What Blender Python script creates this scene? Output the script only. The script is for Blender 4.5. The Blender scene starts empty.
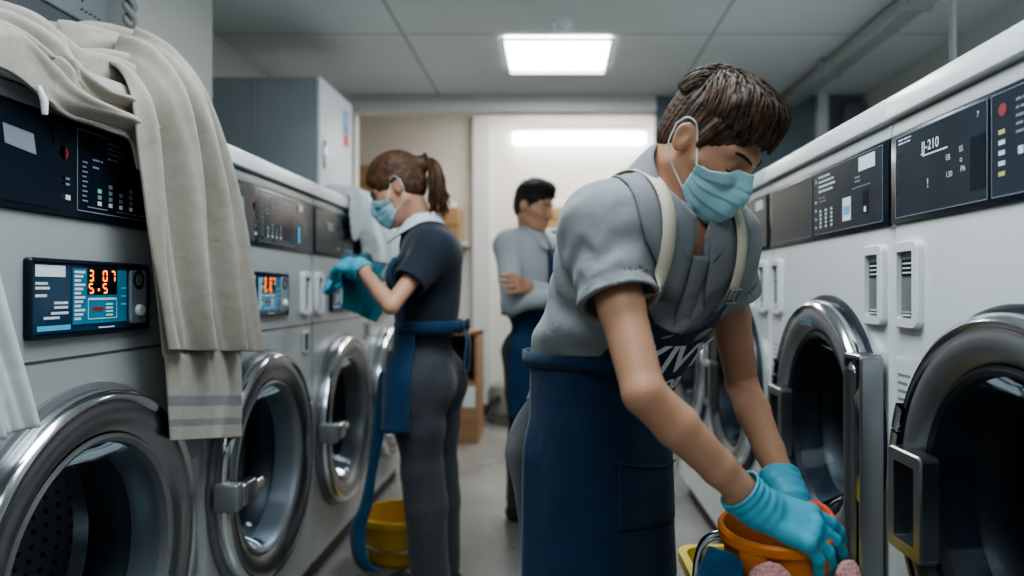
import bpy, bmesh, math, random
import numpy as np
from mathutils import Vector, Matrix

random.seed(7)
RNG = np.random.default_rng(7)
COL = bpy.context.scene.collection
PI = math.pi

# ---------------------------------------------------------------- objects
def add_obj(name, me, mat=None, parent=None, smooth=True):
    o = bpy.data.objects.new(name, me)
    COL.objects.link(o)
    if mat is not None:
        for m in (mat if isinstance(mat, (list, tuple)) else [mat]):
            me.materials.append(m)
    if parent is not None:
        o.parent = parent
    if smooth and len(me.polygons):
        me.polygons.foreach_set('use_smooth', [True] * len(me.polygons))
    return o

def tag(o, label, cat, group=None, kind=None):
    if label: o['label'] = label
    if cat: o['category'] = cat
    if group: o['group'] = group
    if kind: o['kind'] = kind
    return o

def empty(name, loc, label, cat, group=None, rz=0.0):
    o = bpy.data.objects.new(name, None)
    COL.objects.link(o)
    o.empty_display_size = 0.05
    o.location = loc
    o.rotation_euler = (0, 0, rz)
    return tag(o, label, cat, group)

def structure(o, kind='structure'):
    o['kind'] = kind
    return o

def copy_tree(o, parent=None):
    c = o.copy()
    COL.objects.link(c)
    if parent is not None:
        c.parent = parent
    for ch in list(o.children):
        copy_tree(ch, c)
    return c

# ---------------------------------------------------------------- mesh builder
class MB:
    def __init__(s):
        s.v = []; s.f = []; s.uv = {}; s.mi = []
    def add(s, verts, faces, mi=0):
        b = len(s.v)
        s.v.extend([tuple(map(float, p)) for p in verts])
        s.f.extend([tuple(b + i for i in f) for f in faces])
        s.mi.extend([mi] * len(faces))
        return b
    def box(s, x0, x1, y0, y1, z0, z1, mi=0, bev=0.0):
        if bev > 0:
            bm = bmesh.new()
            bmesh.ops.create_cube(bm, size=1.0)
            for v in bm.verts:
                v.co = Vector(((x0 + x1) / 2 + v.co.x * (x1 - x0), (y0 + y1) / 2 + v.co.y * (y1 - y0), (z0 + z1) / 2 + v.co.z * (z1 - z0)))
            bmesh.ops.bevel(bm, geom=list(bm.edges), offset=bev, segments=3, profile=0.5, affect='EDGES')
            bm.verts.ensure_lookup_table()
            bm.verts.index_update()
            s.add([v.co[:] for v in bm.verts], [[v.index for v in f.verts] for f in bm.faces], mi)
            bm.free()
            return
        V = [(x0, y0, z0), (x1, y0, z0), (x1, y1, z0), (x0, y1, z0), (x0, y0, z1), (x1, y0, z1), (x1, y1, z1), (x0, y1, z1)]
        s.add(V, [(0, 3, 2, 1), (4, 5, 6, 7), (0, 1, 5, 4), (1, 2, 6, 5), (2, 3, 7, 6), (3, 0, 4, 7)], mi)
    def quad(s, a, b, c, d, mi=0):
        s.add([a, b, c, d], [(0, 1, 2, 3)], mi)
    def lathe(s, prof, cx, cz, n=64, mi=0, a0=0.0, a1=2 * PI):
        """profile of (r, y) turned about the y axis through (cx, cz)"""
        full = abs(a1 - a0 - 2 * PI) < 1e-6
        m = n if full else n + 1
        V = []
        for (r, y) in prof:
            for k in range(m):
                a = a0 + (a1 - a0) * k / n
                V.append((cx + r * math.cos(a), y, cz + r * math.sin(a)))
        F = []
        for i in range(len(prof) - 1):
            for k in range(n):
                k2 = (k + 1) % m
                F.append((i * m + k, i * m + k2, (i + 1) * m + k2, (i + 1) * m + k))
        s.add(V, F, mi)
    def tube(s, pts, r, n=10, mi=0, cap=True, flat=1.0):
        pts = [Vector(p) for p in pts]
        rr = r if isinstance(r, (list, tuple)) else [r] * len(pts)
        V = []; F = []
        up = Vector((0.123, 0.277, 0.95)).normalized()
        for i, p in enumerate(pts):
            t = (pts[min(i + 1, len(pts) - 1)] - pts[max(i - 1, 0)])
            t = t.normalized() if t.length > 1e-9 else Vector((0, 0, 1))
            if i == 0:
                u = t.cross(up)
                u = u.normalized() if u.length > 1e-4 else Vector((1, 0, 0))
            else:
                u = (u - t * u.dot(t)).normalized()
            w = t.cross(u)
            for k in range(n):
                a = 2 * PI * k / n
                V.append(p + u * (rr[i] * math.cos(a)) + w * (rr[i] * flat * math.sin(a)))
        for i in range(len(pts) - 1):
            for k in range(n):
                k2 = (k + 1) % n
                F.append((i * n + k, i * n + k2, (i + 1) * n + k2, (i + 1) * n + k))
        if cap:
            F.append(tuple(range(n - 1, -1, -1)))
            F.append(tuple((len(pts) - 1) * n + k for k in range(n)))
        s.add(V, F, mi)
    def grid(s, P, mi=0, flip=False, closed_u=False):
        """P: array (nu, nv, 3)"""
        P = np.asarray(P, float)
        nu, nv = P.shape[:2]
        F = []
        for i in range(nu if closed_u else nu - 1):
            i2 = (i + 1) % nu
            for j in range(nv - 1):
                q = (i * nv + j, i2 * nv + j, i2 * nv + j + 1, i * nv + j + 1)
                F.append(q[::-1] if flip else q)
        s.add(P.reshape(-1, 3), F, mi)
    def rrect(s, x0, x1, z0, z1, y0, y1, rad, mi=0, n=6, hole=None):
        """rounded slab in the xz plane from y0 (front) to y1 (back); hole = inset width makes it a frame"""
        def ring(x0, x1, z0, z1, rad):
            pts = []
            for cx, cz, a in ((x1 - rad, z1 - rad, 0), (x0 + rad, z1 - rad, PI / 2), (x0 + rad, z0 + rad, PI), (x1 - rad, z0 + rad, 1.5 * PI)):
                for k in range(n + 1):
                    t = a + PI / 2 * k / n
                    pts.append((cx + rad * math.cos(t), cz + rad * math.sin(t)))
            return pts
        o = ring(x0, x1, z0, z1, rad)
        e = min(0.003, abs(y1 - y0) * 0.4)
        oi = ring(x0 + e, x1 - e, z0 + e, z1 - e, max(rad - e, 0.0005))
        m = len(o)
        sg = 1 if y1 > y0 else -1
        V = [(x, y1, z) for x, z in o] + [(x, y0 + e * sg, z) for x, z in o] + [(x, y0, z) for x, z in oi]
        F = []
        for L in range(2):
            for k in range(m):
                k2 = (k + 1) % m
                F.append((L * m + k, L * m + k2, (L + 1) * m + k2, (L + 1) * m + k))
        if hole is None:
            F.append(tuple(2 * m + k for k in range(m)))
        else:
            ii = ring(x0 + hole, x1 - hole, z0 + hole, z1 - hole, max(rad - hole * 0.7, 0.002))
            b = 3 * m
            V += [(x, y0, z) for x, z in ii] + [(x, y1, z) for x, z in ii]
            for k in range(m):
                k2 = (k + 1) % m
                F.append((2 * m + k, 2 * m + k2, b + k2, b + k))
                F.append((b + k, b + k2, b + m + k2, b + m + k))
        s.add(V, F, mi)
    def mesh(s, name):
        me = bpy.data.meshes.new(name)
        me.from_pydata(s.v, [], s.f)
        if any(s.mi):
            me.polygons.foreach_set('material_index', s.mi)
        me.validate()
        bm = bmesh.new()
        bm.from_mesh(me)
        bmesh.ops.recalc_face_normals(bm, faces=bm.faces)
        bm.to_mesh(me)
        bm.free()
        return me
    def build(s, name, mat, parent=None, sharp=35):
        me = s.mesh(name)
        o = add_obj(name, me, mat, parent)
        if sharp is not None:
            try:
                me.set_sharp_from_angle(angle=math.radians(sharp))
            except Exception:
                pass
        return o

def text_mesh(txt, size, bold=0.0, align='CENTER', shear=0.0):
    """flat lettering as (verts, faces) in the xy plane"""
    cu = bpy.data.curves.new('lettering', 'FONT')
    cu.body = txt
    cu.size = size
    cu.align_x = align
    cu.align_y = 'CENTER'
    cu.offset = bold
    cu.shear = shear
    o = bpy.data.objects.new('lettering', cu)
    COL.objects.link(o)
    dg = bpy.context.evaluated_depsgraph_get()
    me = bpy.data.meshes.new_from_object(o.evaluated_get(dg))
    v = [p.co[:] for p in me.vertices]
    f = [tuple(p.vertices) for p in me.polygons]
    bpy.data.objects.remove(o)
    bpy.data.curves.remove(cu)
    bpy.data.meshes.remove(me)
    return v, f

SEG = {'0': 'abcdef', '1': 'bc', '2': 'abged', '3': 'abgcd', '4': 'fgbc', '5': 'afgcd', '6': 'afgedc', '7': 'abc', '8': 'abcdefg', '9': 'abcdfg', 'P': 'abfge'}
def seg_digit(mb, ch, x, z, w, h, y, t, mi=0):
    """seven-segment character with lower left corner (x, z)"""
    S = {'a': (x + t, x + w - t, z + h - t, z + h), 'd': (x + t, x + w - t, z, z + t), 'g': (x + t, x + w - t, z + h / 2 - t / 2, z + h / 2 + t / 2),
         'f': (x, x + t, z + h / 2 + t * .4, z + h - t * .4), 'b': (x + w - t, x + w, z + h / 2 + t * .4, z + h - t * .4),
         'e': (x, x + t, z + t * .4, z + h / 2 - t * .4), 'c': (x + w - t, x + w, z + t * .4, z + h / 2 - t * .4)}
    for k in SEG.get(ch, ''):
        a, b, c, d = S[k]
        mb.quad((a, y, c), (b, y, c), (b, y, d), (a, y, d), mi)

# ---------------------------------------------------------------- materials
def nodes_of(m):
    m.use_nodes = True
    return m.node_tree.nodes, m.node_tree.links

def mat(name, col, rough=0.5, metal=0.0, spec=0.5, coat=0.0, var=0.0, vscale=6.0, bump=0.0, bscale=80.0, emit=None, estr=0.0, sheen=0.0, stretch=None, sss=0.0, rvar=0.0, trans=0.0, vdetail=4.0):
    m = bpy.data.materials.new(name)
    N, L = nodes_of(m)
    b = N['Principled BSDF']
    c = (*col, 1.0)
    b.inputs['Base Color'].default_value = c
    b.inputs['Roughness'].default_value = rough
    b.inputs['Metallic'].default_value = metal
    b.inputs['Specular IOR Level'].default_value = spec
    b.inputs['Coat Weight'].default_value = coat
    b.inputs['Coat Roughness'].default_value = 0.08
    b.inputs['Transmission Weight'].default_value = trans
    if sheen:
        b.inputs['Sheen Weight'].default_value = sheen
        b.inputs['Sheen Roughness'].default_value = 0.5
    if sss:
        b.inputs['Subsurface Weight'].default_value = sss
        b.inputs['Subsurface Radius'].default_value = (0.012, 0.005, 0.003)
        b.inputs['Subsurface Scale'].default_value = 1.0
    if emit is not None:
        b.inputs['Emission Color'].default_value = (*emit, 1)
        b.inputs['Emission Strength'].default_value = estr
    tc = N.new('ShaderNodeTexCoord')
    src = tc.outputs['Object']
    if stretch is not None:
        mp = N.new('ShaderNodeMapping')
        mp.inputs['Scale'].default_value = stretch
        L.new(src, mp.inputs['Vector'])
        src = mp.outputs['Vector']
    # every surface gets at least a faint mottling
    n = N.new('ShaderNodeTexNoise')
    n.inputs['Scale'].default_value = vscale
    n.inputs['Detail'].default_value = vdetail
    L.new(src, n.inputs['Vector'])
    r = N.new('ShaderNodeValToRGB')
    v = max(var, 0.015)
    r.color_ramp.elements[0].position = 0.3
    r.color_ramp.elements[1].position = 0.7
    r.color_ramp.elements[0].color = (*[max(0, x * (1 - v)) for x in col], 1)
    r.color_ramp.elements[1].color = (*[min(1, x * (1 + v)) for x in col], 1)
    L.new(n.outputs['Fac'], r.inputs['Fac'])
    L.new(r.outputs['Color'], b.inputs['Base Color'])
    if rvar:
        mr = N.new('ShaderNodeMapRange')
        mr.inputs['To Min'].default_value = max(0.02, rough - rvar)
        mr.inputs['To Max'].default_value = rough + rvar
        L.new(n.outputs['Fac'], mr.inputs['Value'])
        L.new(mr.outputs['Result'], b.inputs['Roughness'])
    if bump:
        n2 = N.new('ShaderNodeTexNoise')
        n2.inputs['Scale'].default_value = bscale
        n2.inputs['Detail'].default_value = 3
        L.new(src, n2.inputs['Vector'])
        bp = N.new('ShaderNodeBump')
        bp.inputs['Strength'].default_value = bump
        bp.inputs['Distance'].default_value = 0.002
        L.new(n2.outputs['Fac'], bp.inputs['Height'])
        L.new(bp.outputs['Normal'], b.inputs['Normal'])
    return m

def fabric(name, col, rough=0.85, weave=900.0, wstr=0.25, var=0.08, vscale=12.0, sheen=0.15, fold=0.0, fscale=14.0):
    """woven cloth: mottled colour, fine crossed weave and optional soft wrinkles"""
    m = mat(name, col, rough, spec=0.25, var=var, vscale=vscale, sheen=sheen)
    N, L = nodes_of(m)
    b = N['Principled BSDF']
    tc = N.new('ShaderNodeTexCoord')
    w1 = N.new('ShaderNodeTexWave'); w1.inputs['Scale'].default_value = weave / 6.28; w1.bands_direction = 'X'
    w2 = N.new('ShaderNodeTexWave'); w2.inputs['Scale'].default_value = weave / 6.28; w2.bands_direction = 'Z'
    for w in (w1, w2):
        w.inputs['Distortion'].default_value = 0.6
        L.new(tc.outputs['Object'], w.inputs['Vector'])
    mx = N.new('ShaderNodeMath'); mx.operation = 'ADD'
    L.new(w1.outputs['Fac'], mx.inputs[0]); L.new(w2.outputs['Fac'], mx.inputs[1])
    bp = N.new('ShaderNodeBump'); bp.inputs['Strength'].default_value = wstr; bp.inputs['Distance'].default_value = 0.0008
    L.new(mx.outputs[0], bp.inputs['Height'])
    if fold:
        n = N.new('ShaderNodeTexNoise'); n.inputs['Scale'].default_value = fscale; n.inputs['Detail'].default_value = 2.5
        n.inputs['Distortion'].default_value = 0.8
        L.new(tc.outputs['Object'], n.inputs['Vector'])
        b2 = N.new('ShaderNodeBump'); b2.inputs['Strength'].default_value = fold; b2.inputs['Distance'].default_value = 0.02
        L.new(n.outputs['Fac'], b2.inputs['Height'])
        L.new(b2.outputs['Normal'], bp.inputs['Normal'])
    L.new(bp.outputs['Normal'], b.inputs['Normal'])
    return m

def thin_glass(name, tint, rough=0.02, refl=0.12):
    m = bpy.data.materials.new(name)
    N, L = nodes_of(m)
    N.remove(N['Principled BSDF'])
    out = N['Material Output']
    t = N.new('ShaderNodeBsdfTransparent'); t.inputs['Color'].default_value = (*tint, 1)
    g = N.new('ShaderNodeBsdfGlossy'); g.inputs['Roughness'].default_value = rough
    g.inputs['Color'].default_value = (0.9, 0.95, 1, 1)
    f = N.new('ShaderNodeLayerWeight'); f.inputs['Blend'].default_value = refl
    mx = N.new('ShaderNodeMixShader')
    L.new(f.outputs['Fresnel'], mx.inputs['Fac']); L.new(t.outputs[0], mx.inputs[1]); L.new(g.outputs[0], mx.inputs[2])
    L.new(mx.outputs[0], out.inputs['Surface'])
    return m

def emitter(name, col, s):
    m = bpy.data.materials.new(name)
    N, L = nodes_of(m)
    b = N['Principled BSDF']
    b.inputs['Base Color'].default_value = (*col, 1)
    b.inputs['Emission Color'].default_value = (*col, 1)
    b.inputs['Emission Strength'].default_value = s
    return m

# ---------------------------------------------------------------- distance fields
def vnorm(a):
    a = np.asarray(a, float)
    return a / max(np.linalg.norm(a), 1e-9)

def rcone(P, a, b, ra, rb):
    a = np.asarray(a, np.float32); b = np.asarray(b, np.float32)
    ba = b - a
    pa = P - a
    t = np.clip(pa @ ba / max(float(ba @ ba), 1e-9), 0, 1)
    d = pa - t[:, None] * ba
    return np.sqrt((d * d).sum(1)) - (ra + (rb - ra) * t)

def ellip(P, c, r, R=None):
    q = P - np.asarray(c, np.float32)
    if R is not None:
        q = q @ np.asarray(R, np.float32).T          # rows of R are the local axes
    r = np.asarray(r, np.float32)
    k0 = np.sqrt(((q / r) ** 2).sum(1))
    k1 = np.sqrt(((q / (r * r)) ** 2).sum(1))
    return k0 * (k0 - 1.0) / np.maximum(k1, 1e-6)

def flat_cone(P, a, b, ra, rb, side, k=1.0):
    """round cone squashed along `side` by factor k (<1 = flatter along side)"""
    s = vnorm(side).astype(np.float32)
    a = np.asarray(a, np.float32); b = np.asarray(b, np.float32)
    ba = b - a
    pa = P - a
    t = np.clip(pa @ ba / max(float(ba @ ba), 1e-9), 0, 1)
    d = pa - t[:, None] * ba
    ds = d @ s
    d = d + (ds * (1.0 / k - 1.0))[:, None] * s
    return (np.sqrt((d * d).sum(1)) - (ra + (rb - ra) * t)) * (0.5 + 0.5 * k)

def smin(a, b, k):
    h = np.clip(0.5 + 0.5 * (b - a) / k, 0, 1)
    return b * (1 - h) + a * h - k * h * (1 - h)

def smax(a, b, k):
    return -smin(-a, -b, k)

def vnoise(P, scale, seed=0):
    """cheap smooth pseudo noise in about -1..1"""
    r = np.random.default_rng(seed)
    s = np.zeros(len(P), np.float32)
    for i in range(5):
        d = r.normal(size=3); d = d / np.linalg.norm(d)
        f = scale * (0.6 + 0.9 * r.random())
        d2 = r.normal(size=3); d2 = d2 / np.linalg.norm(d2)
        s += np.sin((P @ d.astype(np.float32)) * f + r.random() * 6.28 + 1.3 * np.sin((P @ d2.astype(np.float32)) * f * 0.7 + r.random() * 6.28))
    return s / 3.2

def surface(f, lo, hi, h):
    """mesh the zero set of f inside the box (surface nets); coarse pass first, then only points near the surface"""
    lo = np.asarray(lo, float); hi = np.asarray(hi, float)
    K = 4
    nc = np.ceil((hi - lo) / (h * K)).astype(int) + 1
    n = nc * K
    cx = [lo[i] + (np.arange(nc[i]) + 0.5) * h * K for i in range(3)]
    C = np.stack(np.meshgrid(*cx, indexing='ij'), -1).reshape(-1, 3).astype(np.float32)
    dc = np.concatenate([f(C[i:i + 400000]) for i in range(0, len(C), 400000)])
    act = np.abs(dc) < h * K * 2.2
    D = np.repeat(np.repeat(np.repeat(dc.reshape(nc), K, 0), K, 1), K, 2).astype(np.float32)
    ia = np.argwhere(act.reshape(nc))
    off = np.stack(np.meshgrid(*[np.arange(K)] * 3, indexing='ij'), -1).reshape(-1, 3)
    idx = (ia[:, None, :] * K + off[None]).reshape(-1, 3)
    for i in range(0, len(idx), 400000):
        j = idx[i:i + 400000]
        P = (lo + (j + 0.5) * h).astype(np.float32)
        D[j[:, 0], j[:, 1], j[:, 2]] = f(P)
    D[0] = D[-1] = 1; D[:, 0] = D[:, -1] = 1; D[:, :, 0] = D[:, :, -1] = 1
    S = (D < 0).astype(np.uint8)
    T = np.zeros(tuple(n - 1), np.uint8)
    cor = [(a, b, c) for a in (0, 1) for b in (0, 1) for c in (0, 1)]
    for a, b, c in cor:
        T += S[a:n[0] - 1 + a, b:n[1] - 1 + b, c:n[2] - 1 + c]
    cells = np.argwhere((T > 0) & (T < 8))
    val = {c: D[cells[:, 0] + c[0], cells[:, 1] + c[1], cells[:, 2] + c[2]] for c in cor}
    acc = np.zeros((len(cells), 3)); cnt = np.zeros(len(cells))
    for c0 in cor:
        for ax in range(3):
            if c0[ax] == 0:
                c1 = list(c0); c1[ax] = 1; c1 = tuple(c1)
                a, b = val[c0], val[c1]
                m = (a < 0) != (b < 0)
                t = a[m] / (a[m] - b[m])
                p = np.tile(np.array(c0, float), (m.sum(), 1))
                p[:, ax] += t
                acc[m] += p; cnt[m] += 1
    V = lo + (cells + 0.5 + acc / cnt[:, None]) * h
    m1 = n - 1
    key = (cells[:, 0] * m1[1] + cells[:, 1]) * m1[2] + cells[:, 2]
    F = []
    for ax in range(3):
        b, c = (ax + 1) % 3, (ax + 2) % 3
        sl0 = [slice(None)] * 3; sl1 = [slice(None)] * 3
        sl0[ax] = slice(0, n[ax] - 1); sl1[ax] = slice(1, n[ax])
        e = np.argwhere(S[tuple(sl0)] != S[tuple(sl1)])
        e = e[(e[:, b] > 0) & (e[:, c] > 0) & (e[:, b] < m1[b]) & (e[:, c] < m1[c])]
        inside = S[e[:, 0], e[:, 1], e[:, 2]] == 1
        q = []
        for db, dcc in ((-1, -1), (0, -1), (0, 0), (-1, 0)):
            k = e.copy(); k[:, b] += db; k[:, c] += dcc
            kk = (k[:, 0] * m1[1] + k[:, 1]) * m1[2] + k[:, 2]
            q.append(np.searchsorted(key, kk))
        q = np.stack(q, 1)
        q[~inside] = q[~inside][:, ::-1]
        F.append(q)
    return V, np.concatenate(F)

def sdf_obj(name, f, lo, hi, h, mt, parent=None, relax=1):
    V, F = surface(f, lo, hi, h)
    me = bpy.data.meshes.new(name)
    me.from_pydata(V.tolist(), [], F.tolist())
    if relax:
        bm = bmesh.new(); bm.from_mesh(me)
        for _ in range(relax):
            bmesh.ops.smooth_vert(bm, verts=bm.verts, factor=0.5, use_axis_x=True, use_axis_y=True, use_axis_z=True)
        bm.to_mesh(me); bm.free()
    return add_obj(name, me, mt, parent)

def march(f, O, Dr, off=0.0, steps=60, tmax=3.0):
    """sphere trace rays O + t*Dr onto f = off"""
    O = np.asarray(O, np.float32); Dr = np.asarray(Dr, np.float32)
    t = np.zeros(len(O), np.float32)
    for _ in range(steps):
        d = f(O + Dr * t[:, None]) - off
        t = np.minimum(t + d * 0.8, tmax)
    return O + Dr * t[:, None]

def grad(f, P, e=0.003):
    P = np.asarray(P, np.float32)
    g = np.stack([f(P + np.eye(3, dtype=np.float32)[i] * e) - f(P - np.eye(3, dtype=np.float32)[i] * e) for i in range(3)], 1)
    return g / np.maximum(np.linalg.norm(g, axis=1, keepdims=True), 1e-6)

# the camera stands at (0, 0, 1.1) looking along +y; U turns a point of its view into a place at depth y
CAMZ = 1.1
FPX = 720.0
def U(px, py, y):
    return np.array(((px - 553.0) * y / FPX, y, CAMZ - (py - 290.0) * y / FPX))
# ================================================================ camera, light, colour
sc = bpy.context.scene
cam_d = bpy.data.cameras.new('camera')
cam = bpy.data.objects.new('camera', cam_d)
COL.objects.link(cam)
cam.location = (0, 0, CAMZ)
cam.rotation_euler = (PI / 2, 0, 0)
cam_d.sensor_width = 36
cam_d.lens = FPX / 1024 * 36
cam_d.shift_x = -41 / 1024
cam_d.shift_y = 2 / 1024
cam_d.clip_start = 0.05
cam_d.dof.use_dof = True
cam_d.dof.focus_distance = 1.35
cam_d.dof.aperture_fstop = 1.9
sc.camera = cam

w = bpy.data.worlds.new('world')
sc.world = w
w.use_nodes = True
w.node_tree.nodes['Background'].inputs['Color'].default_value = (0.55, 0.68, 0.8, 1)
w.node_tree.nodes['Background'].inputs['Strength'].default_value = 0.15
sc.view_settings.view_transform = 'AgX'
sc.view_settings.look = 'AgX - Medium High Contrast'
sc.view_settings.exposure = 0.02
sc.cycles.use_denoising = True
sc.cycles.max_bounces = 8
sc.cycles.transparent_max_bounces = 12
sc.cycles.sample_clamp_indirect = 4.0
sc.cycles.caustics_reflective = False
sc.cycles.caustics_refractive = False

# ================================================================ room materials
def floor_mat():
    m = mat('floor_vinyl', (0.235, 0.23, 0.215), 0.3, var=0.22, vscale=1.7, rvar=0.12, vdetail=8)
    return m

def ceiling_mat():
    m = mat('ceiling_tiles', (0.66, 0.69, 0.69), 0.8, var=0.05, vscale=1.2)
    N, L = nodes_of(m)
    b = N['Principled BSDF']
    src = b.inputs['Base Color'].links[0].from_socket
    tc = N.new('ShaderNodeTexCoord')
    mp = N.new('ShaderNodeMapping')
    mp.inputs['Location'].default_value = (0.79, -0.2, 0)
    L.new(tc.outputs['Object'], mp.inputs['Vector'])
    br = N.new('ShaderNodeTexBrick')
    br.offset = 0.0
    br.inputs['Scale'].default_value = 1.0
    br.inputs['Brick Width'].default_value = 1.63
    br.inputs['Row Height'].default_value = 1.2
    br.inputs['Mortar Size'].default_value = 0.009
    br.inputs['Color1'].default_value = (1, 1, 1, 1); br.inputs['Color2'].default_value = (0.95, 0.95, 0.95, 1)
    br.inputs['Mortar'].default_value = (0.6, 0.6, 0.6, 1)
    L.new(mp.outputs[0], br.inputs['Vector'])
    mx = N.new('ShaderNodeMix'); mx.data_type = 'RGBA'; mx.blend_type = 'MULTIPLY'
    mx.inputs[0].default_value = 1.0
    L.new(src, mx.inputs[6]); L.new(br.outputs['Color'], mx.inputs[7])
    L.new(mx.outputs[2], b.inputs['Base Color'])
    return m

M_floor = floor_mat()
M_ceil = ceiling_mat()
M_wall = mat('wall_paint', (0.52, 0.54, 0.53), 0.75, var=0.05, vscale=1.5, bump=0.05, bscale=120)
M_back = mat('back_wall_paint', (0.72, 0.69, 0.63), 0.7, var=0.05, vscale=1.0)
M_teal = mat('grey_blue_paint', (0.12, 0.16, 0.175), 0.6, var=0.08, vscale=1.0)
M_trim = mat('white_trim', (0.66, 0.68, 0.68), 0.5)
M_base = mat('baseboard_paint', (0.13, 0.12, 0.11), 0.5)
M_pillar = mat('pillar_paint', (0.5, 0.51, 0.47), 0.7, var=0.06, vscale=2.0)

XL, XR = -1.78, 2.15
YB, YO, YE = -2.2, 5.0, 6.4
ZC, ZC2 = 2.45, 2.75

def slab(name, x0, x1, y0, y1, z0, z1, m):
    b = MB(); b.box(x0, x1, y0, y1, z0, z1)
    return structure(b.build(name, m))

slab('floor', XL - .1, XR + .1, YB - .1, YE + .1, -0.1, 0.0, M_floor)
slab('ceiling', XL - .1, XR + .1, YB - .1, YO + .1, ZC, ZC + 0.08, M_ceil)
slab('ceiling_back', XL - .1, XR + .1, YO + .1, YE + .1, ZC2, ZC2 + 0.08, M_back)
slab('wall_left', XL - .1, XL, YB - .1, YE + .1, 0.0, ZC2, M_wall)
slab('wall_right', XR, XR + .1, YB - .1, YE + .1, 0.0, ZC2, M_wall)
slab('wall_rear', XL, XR, YB - .1, YB, 0.0, ZC, M_wall)
slab('wall_back', XL, XR, YE, YE + .1, 0.0, ZC2, M_back)
# the wall with the wide opening to the back room
OX0, OX1 = -1.375, 0.715
slab('wall_divider_right', OX1, XR, YO, YO + .1, 0.0, ZC, M_teal)
slab('wall_divider_left', XL, OX0, YO, YO + .1, 0.0, ZC, M_back)
slab('wall_divider_header', OX0, OX1, YO, YO + .1, 2.335, ZC, M_back)
slab('trim_1', OX0 - .0, OX1 + .0, YO - .03, YO - .001, 2.335, 2.40, M_trim)
slab('baseboard_back', XL, XR, YE - .015, YE - .001, 0.0, 0.1, M_base)
slab('trim_2', -0.70, -0.555, YE - .1, YE - .001, 0.1, ZC2, M_trim)          # white post on the back wall
slab('pillar', XL + .001, -1.42, 2.45, 3.0, 0.0, ZC, M_pillar)
slab('trim_3', XR - .33, XR - .26, YO - .06, YO - .001, 1.5, ZC - .001, M_trim)

# ---------------------------------------------------------------- lamps as objects
M_case = mat('lamp_case', (0.85, 0.87, 0.88), 0.4)
M_panel = emitter('lamp_diffuser', (0.93, 0.97, 1.0), 11.0)
M_tube = emitter('tube_diffuser', (0.95, 0.97, 1.0), 12.0)

def light_panel(x, y, label, s=0.3):
    t = empty('ceiling_light_panel', (x, y, ZC), label, 'light', 'square ceiling light panels')
    b = MB()
    b.rrect(-s, s, -s, s, 0.0, 0.014, 0.01, hole=0.016)
    o = b.build('frame', M_case, t); o.rotation_euler = (-PI / 2, 0, 0); o.location = (0, 0, -0.0145)
    b = MB()
    b.quad((-s + .017, -s + .017, -.006), (s - .017, -s + .017, -.006), (s - .017, s - .017, -.006), (-s + .017, s - .017, -.006))
    b.build('diffuser', M_panel, t)
    return t
light_panel(0.025, 4.11, 'lit square white light panel in the ceiling beside the smoke detector')

t = empty('mounted_tube_light', (0.23, YE, 2.435), 'long lit white tube light high on the back wall', 'light')
b = MB(); b.box(-.56, .56, -.045, -.001, .045, .085, bev=.004); b.build('fitting', M_case, t)
b = MB(); b.tube([(-.58, -.055, 0) if k == 0 else ((.58, -.055, 0)) for k in range(2)], 0.052, n=20); b.build('tube', M_tube, t)

t = empty('smoke_detector', (0.045, 3.62, ZC), 'small round white smoke detector on the ceiling above the light panel', 'smoke detector')
b = MB(); b.lathe([(0.0, -.055), (.03, -.053), (.038, -.04), (.04, -.025), (.052, -.02), (.055, 0.0), (0.0, 0.0)], 0, 0, 32)
o = b.build('housing', M_case, t); o.rotation_euler = (PI / 2, 0, 0)
o.location = (0, 0, 0)
o.rotation_euler = (-PI / 2, 0, 0); o.scale = (1, -1, 1)

# cable trunking under the ceiling, and its brackets
M_trunk = mat('trunking_grey', (0.34, 0.36, 0.36), 0.5, var=0.06)
t = empty('cable_rail', (1.62, 0, ZC), 'long grey cable trunking running under the ceiling at right', 'cable trunking')
b = MB(); b.box(-.05, .05, .5, 4.95, -.10, -.025, bev=.006); b.build('channel', M_trunk, t)
for yy in (1.2, 2.2, 3.2, 4.2):
    b = MB(); b.box(-.065, .065, yy - .02, yy + .02, -.106, -.001, bev=.003); b.build('bracket', M_trunk, t)
M_dark_pipe = mat('dark_pipe', (0.16, 0.17, 0.17), 0.45)
b = MB(); b.tube([(1.30, 2.34, ZC - .001), (1.30, 2.34, 1.4895)], .011, 10)
tag(b.build('conduit_pipe', M_dark_pipe), 'thin dark vertical pipe from the ceiling to the right hand machines', 'pipe')
b = MB(); b.tube([(1.30, 1.75, ZC - .09), (1.56, 1.75, ZC - .09)], .011, 10)
b = MB(); b.box(2.16 - .16, 2.149, 4.93, 4.999, 2.20, 2.38, bev=.006)
tag(b.build('junction_box_hanging', M_dark_pipe), 'small dark junction box high on the grey blue wall', 'junction box')

# lamps: the row of ceiling panels that carries on over the camera (real lamps; the nearest ones are out of the frame)
def area(x, y, z, sx, sy, p, col=(0.84, 0.95, 1.0), rot=(0, 0, 0)):
    d = bpy.data.lights.new('ceiling_lamp', 'AREA')
    d.shape = 'RECTANGLE'; d.size = sx; d.size_y = sy; d.energy = p; d.color = col
    o = bpy.data.objects.new('ceiling_lamp', d); COL.objects.link(o)
    o.location = (x, y, z); o.rotation_euler = rot
    return o
area(-0.15, 1.25, ZC - .02, 1.0, 1.0, 42)
area(-0.1, -0.5, ZC - .02, 1.2, 1.2, 26)
area(0.025, 4.11, ZC - .03, 0.55, 0.55, 18)
area(0.3, 5.7, ZC2 - .05, 1.6, 0.5, 38, (1.0, 0.95, 0.88))

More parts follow.
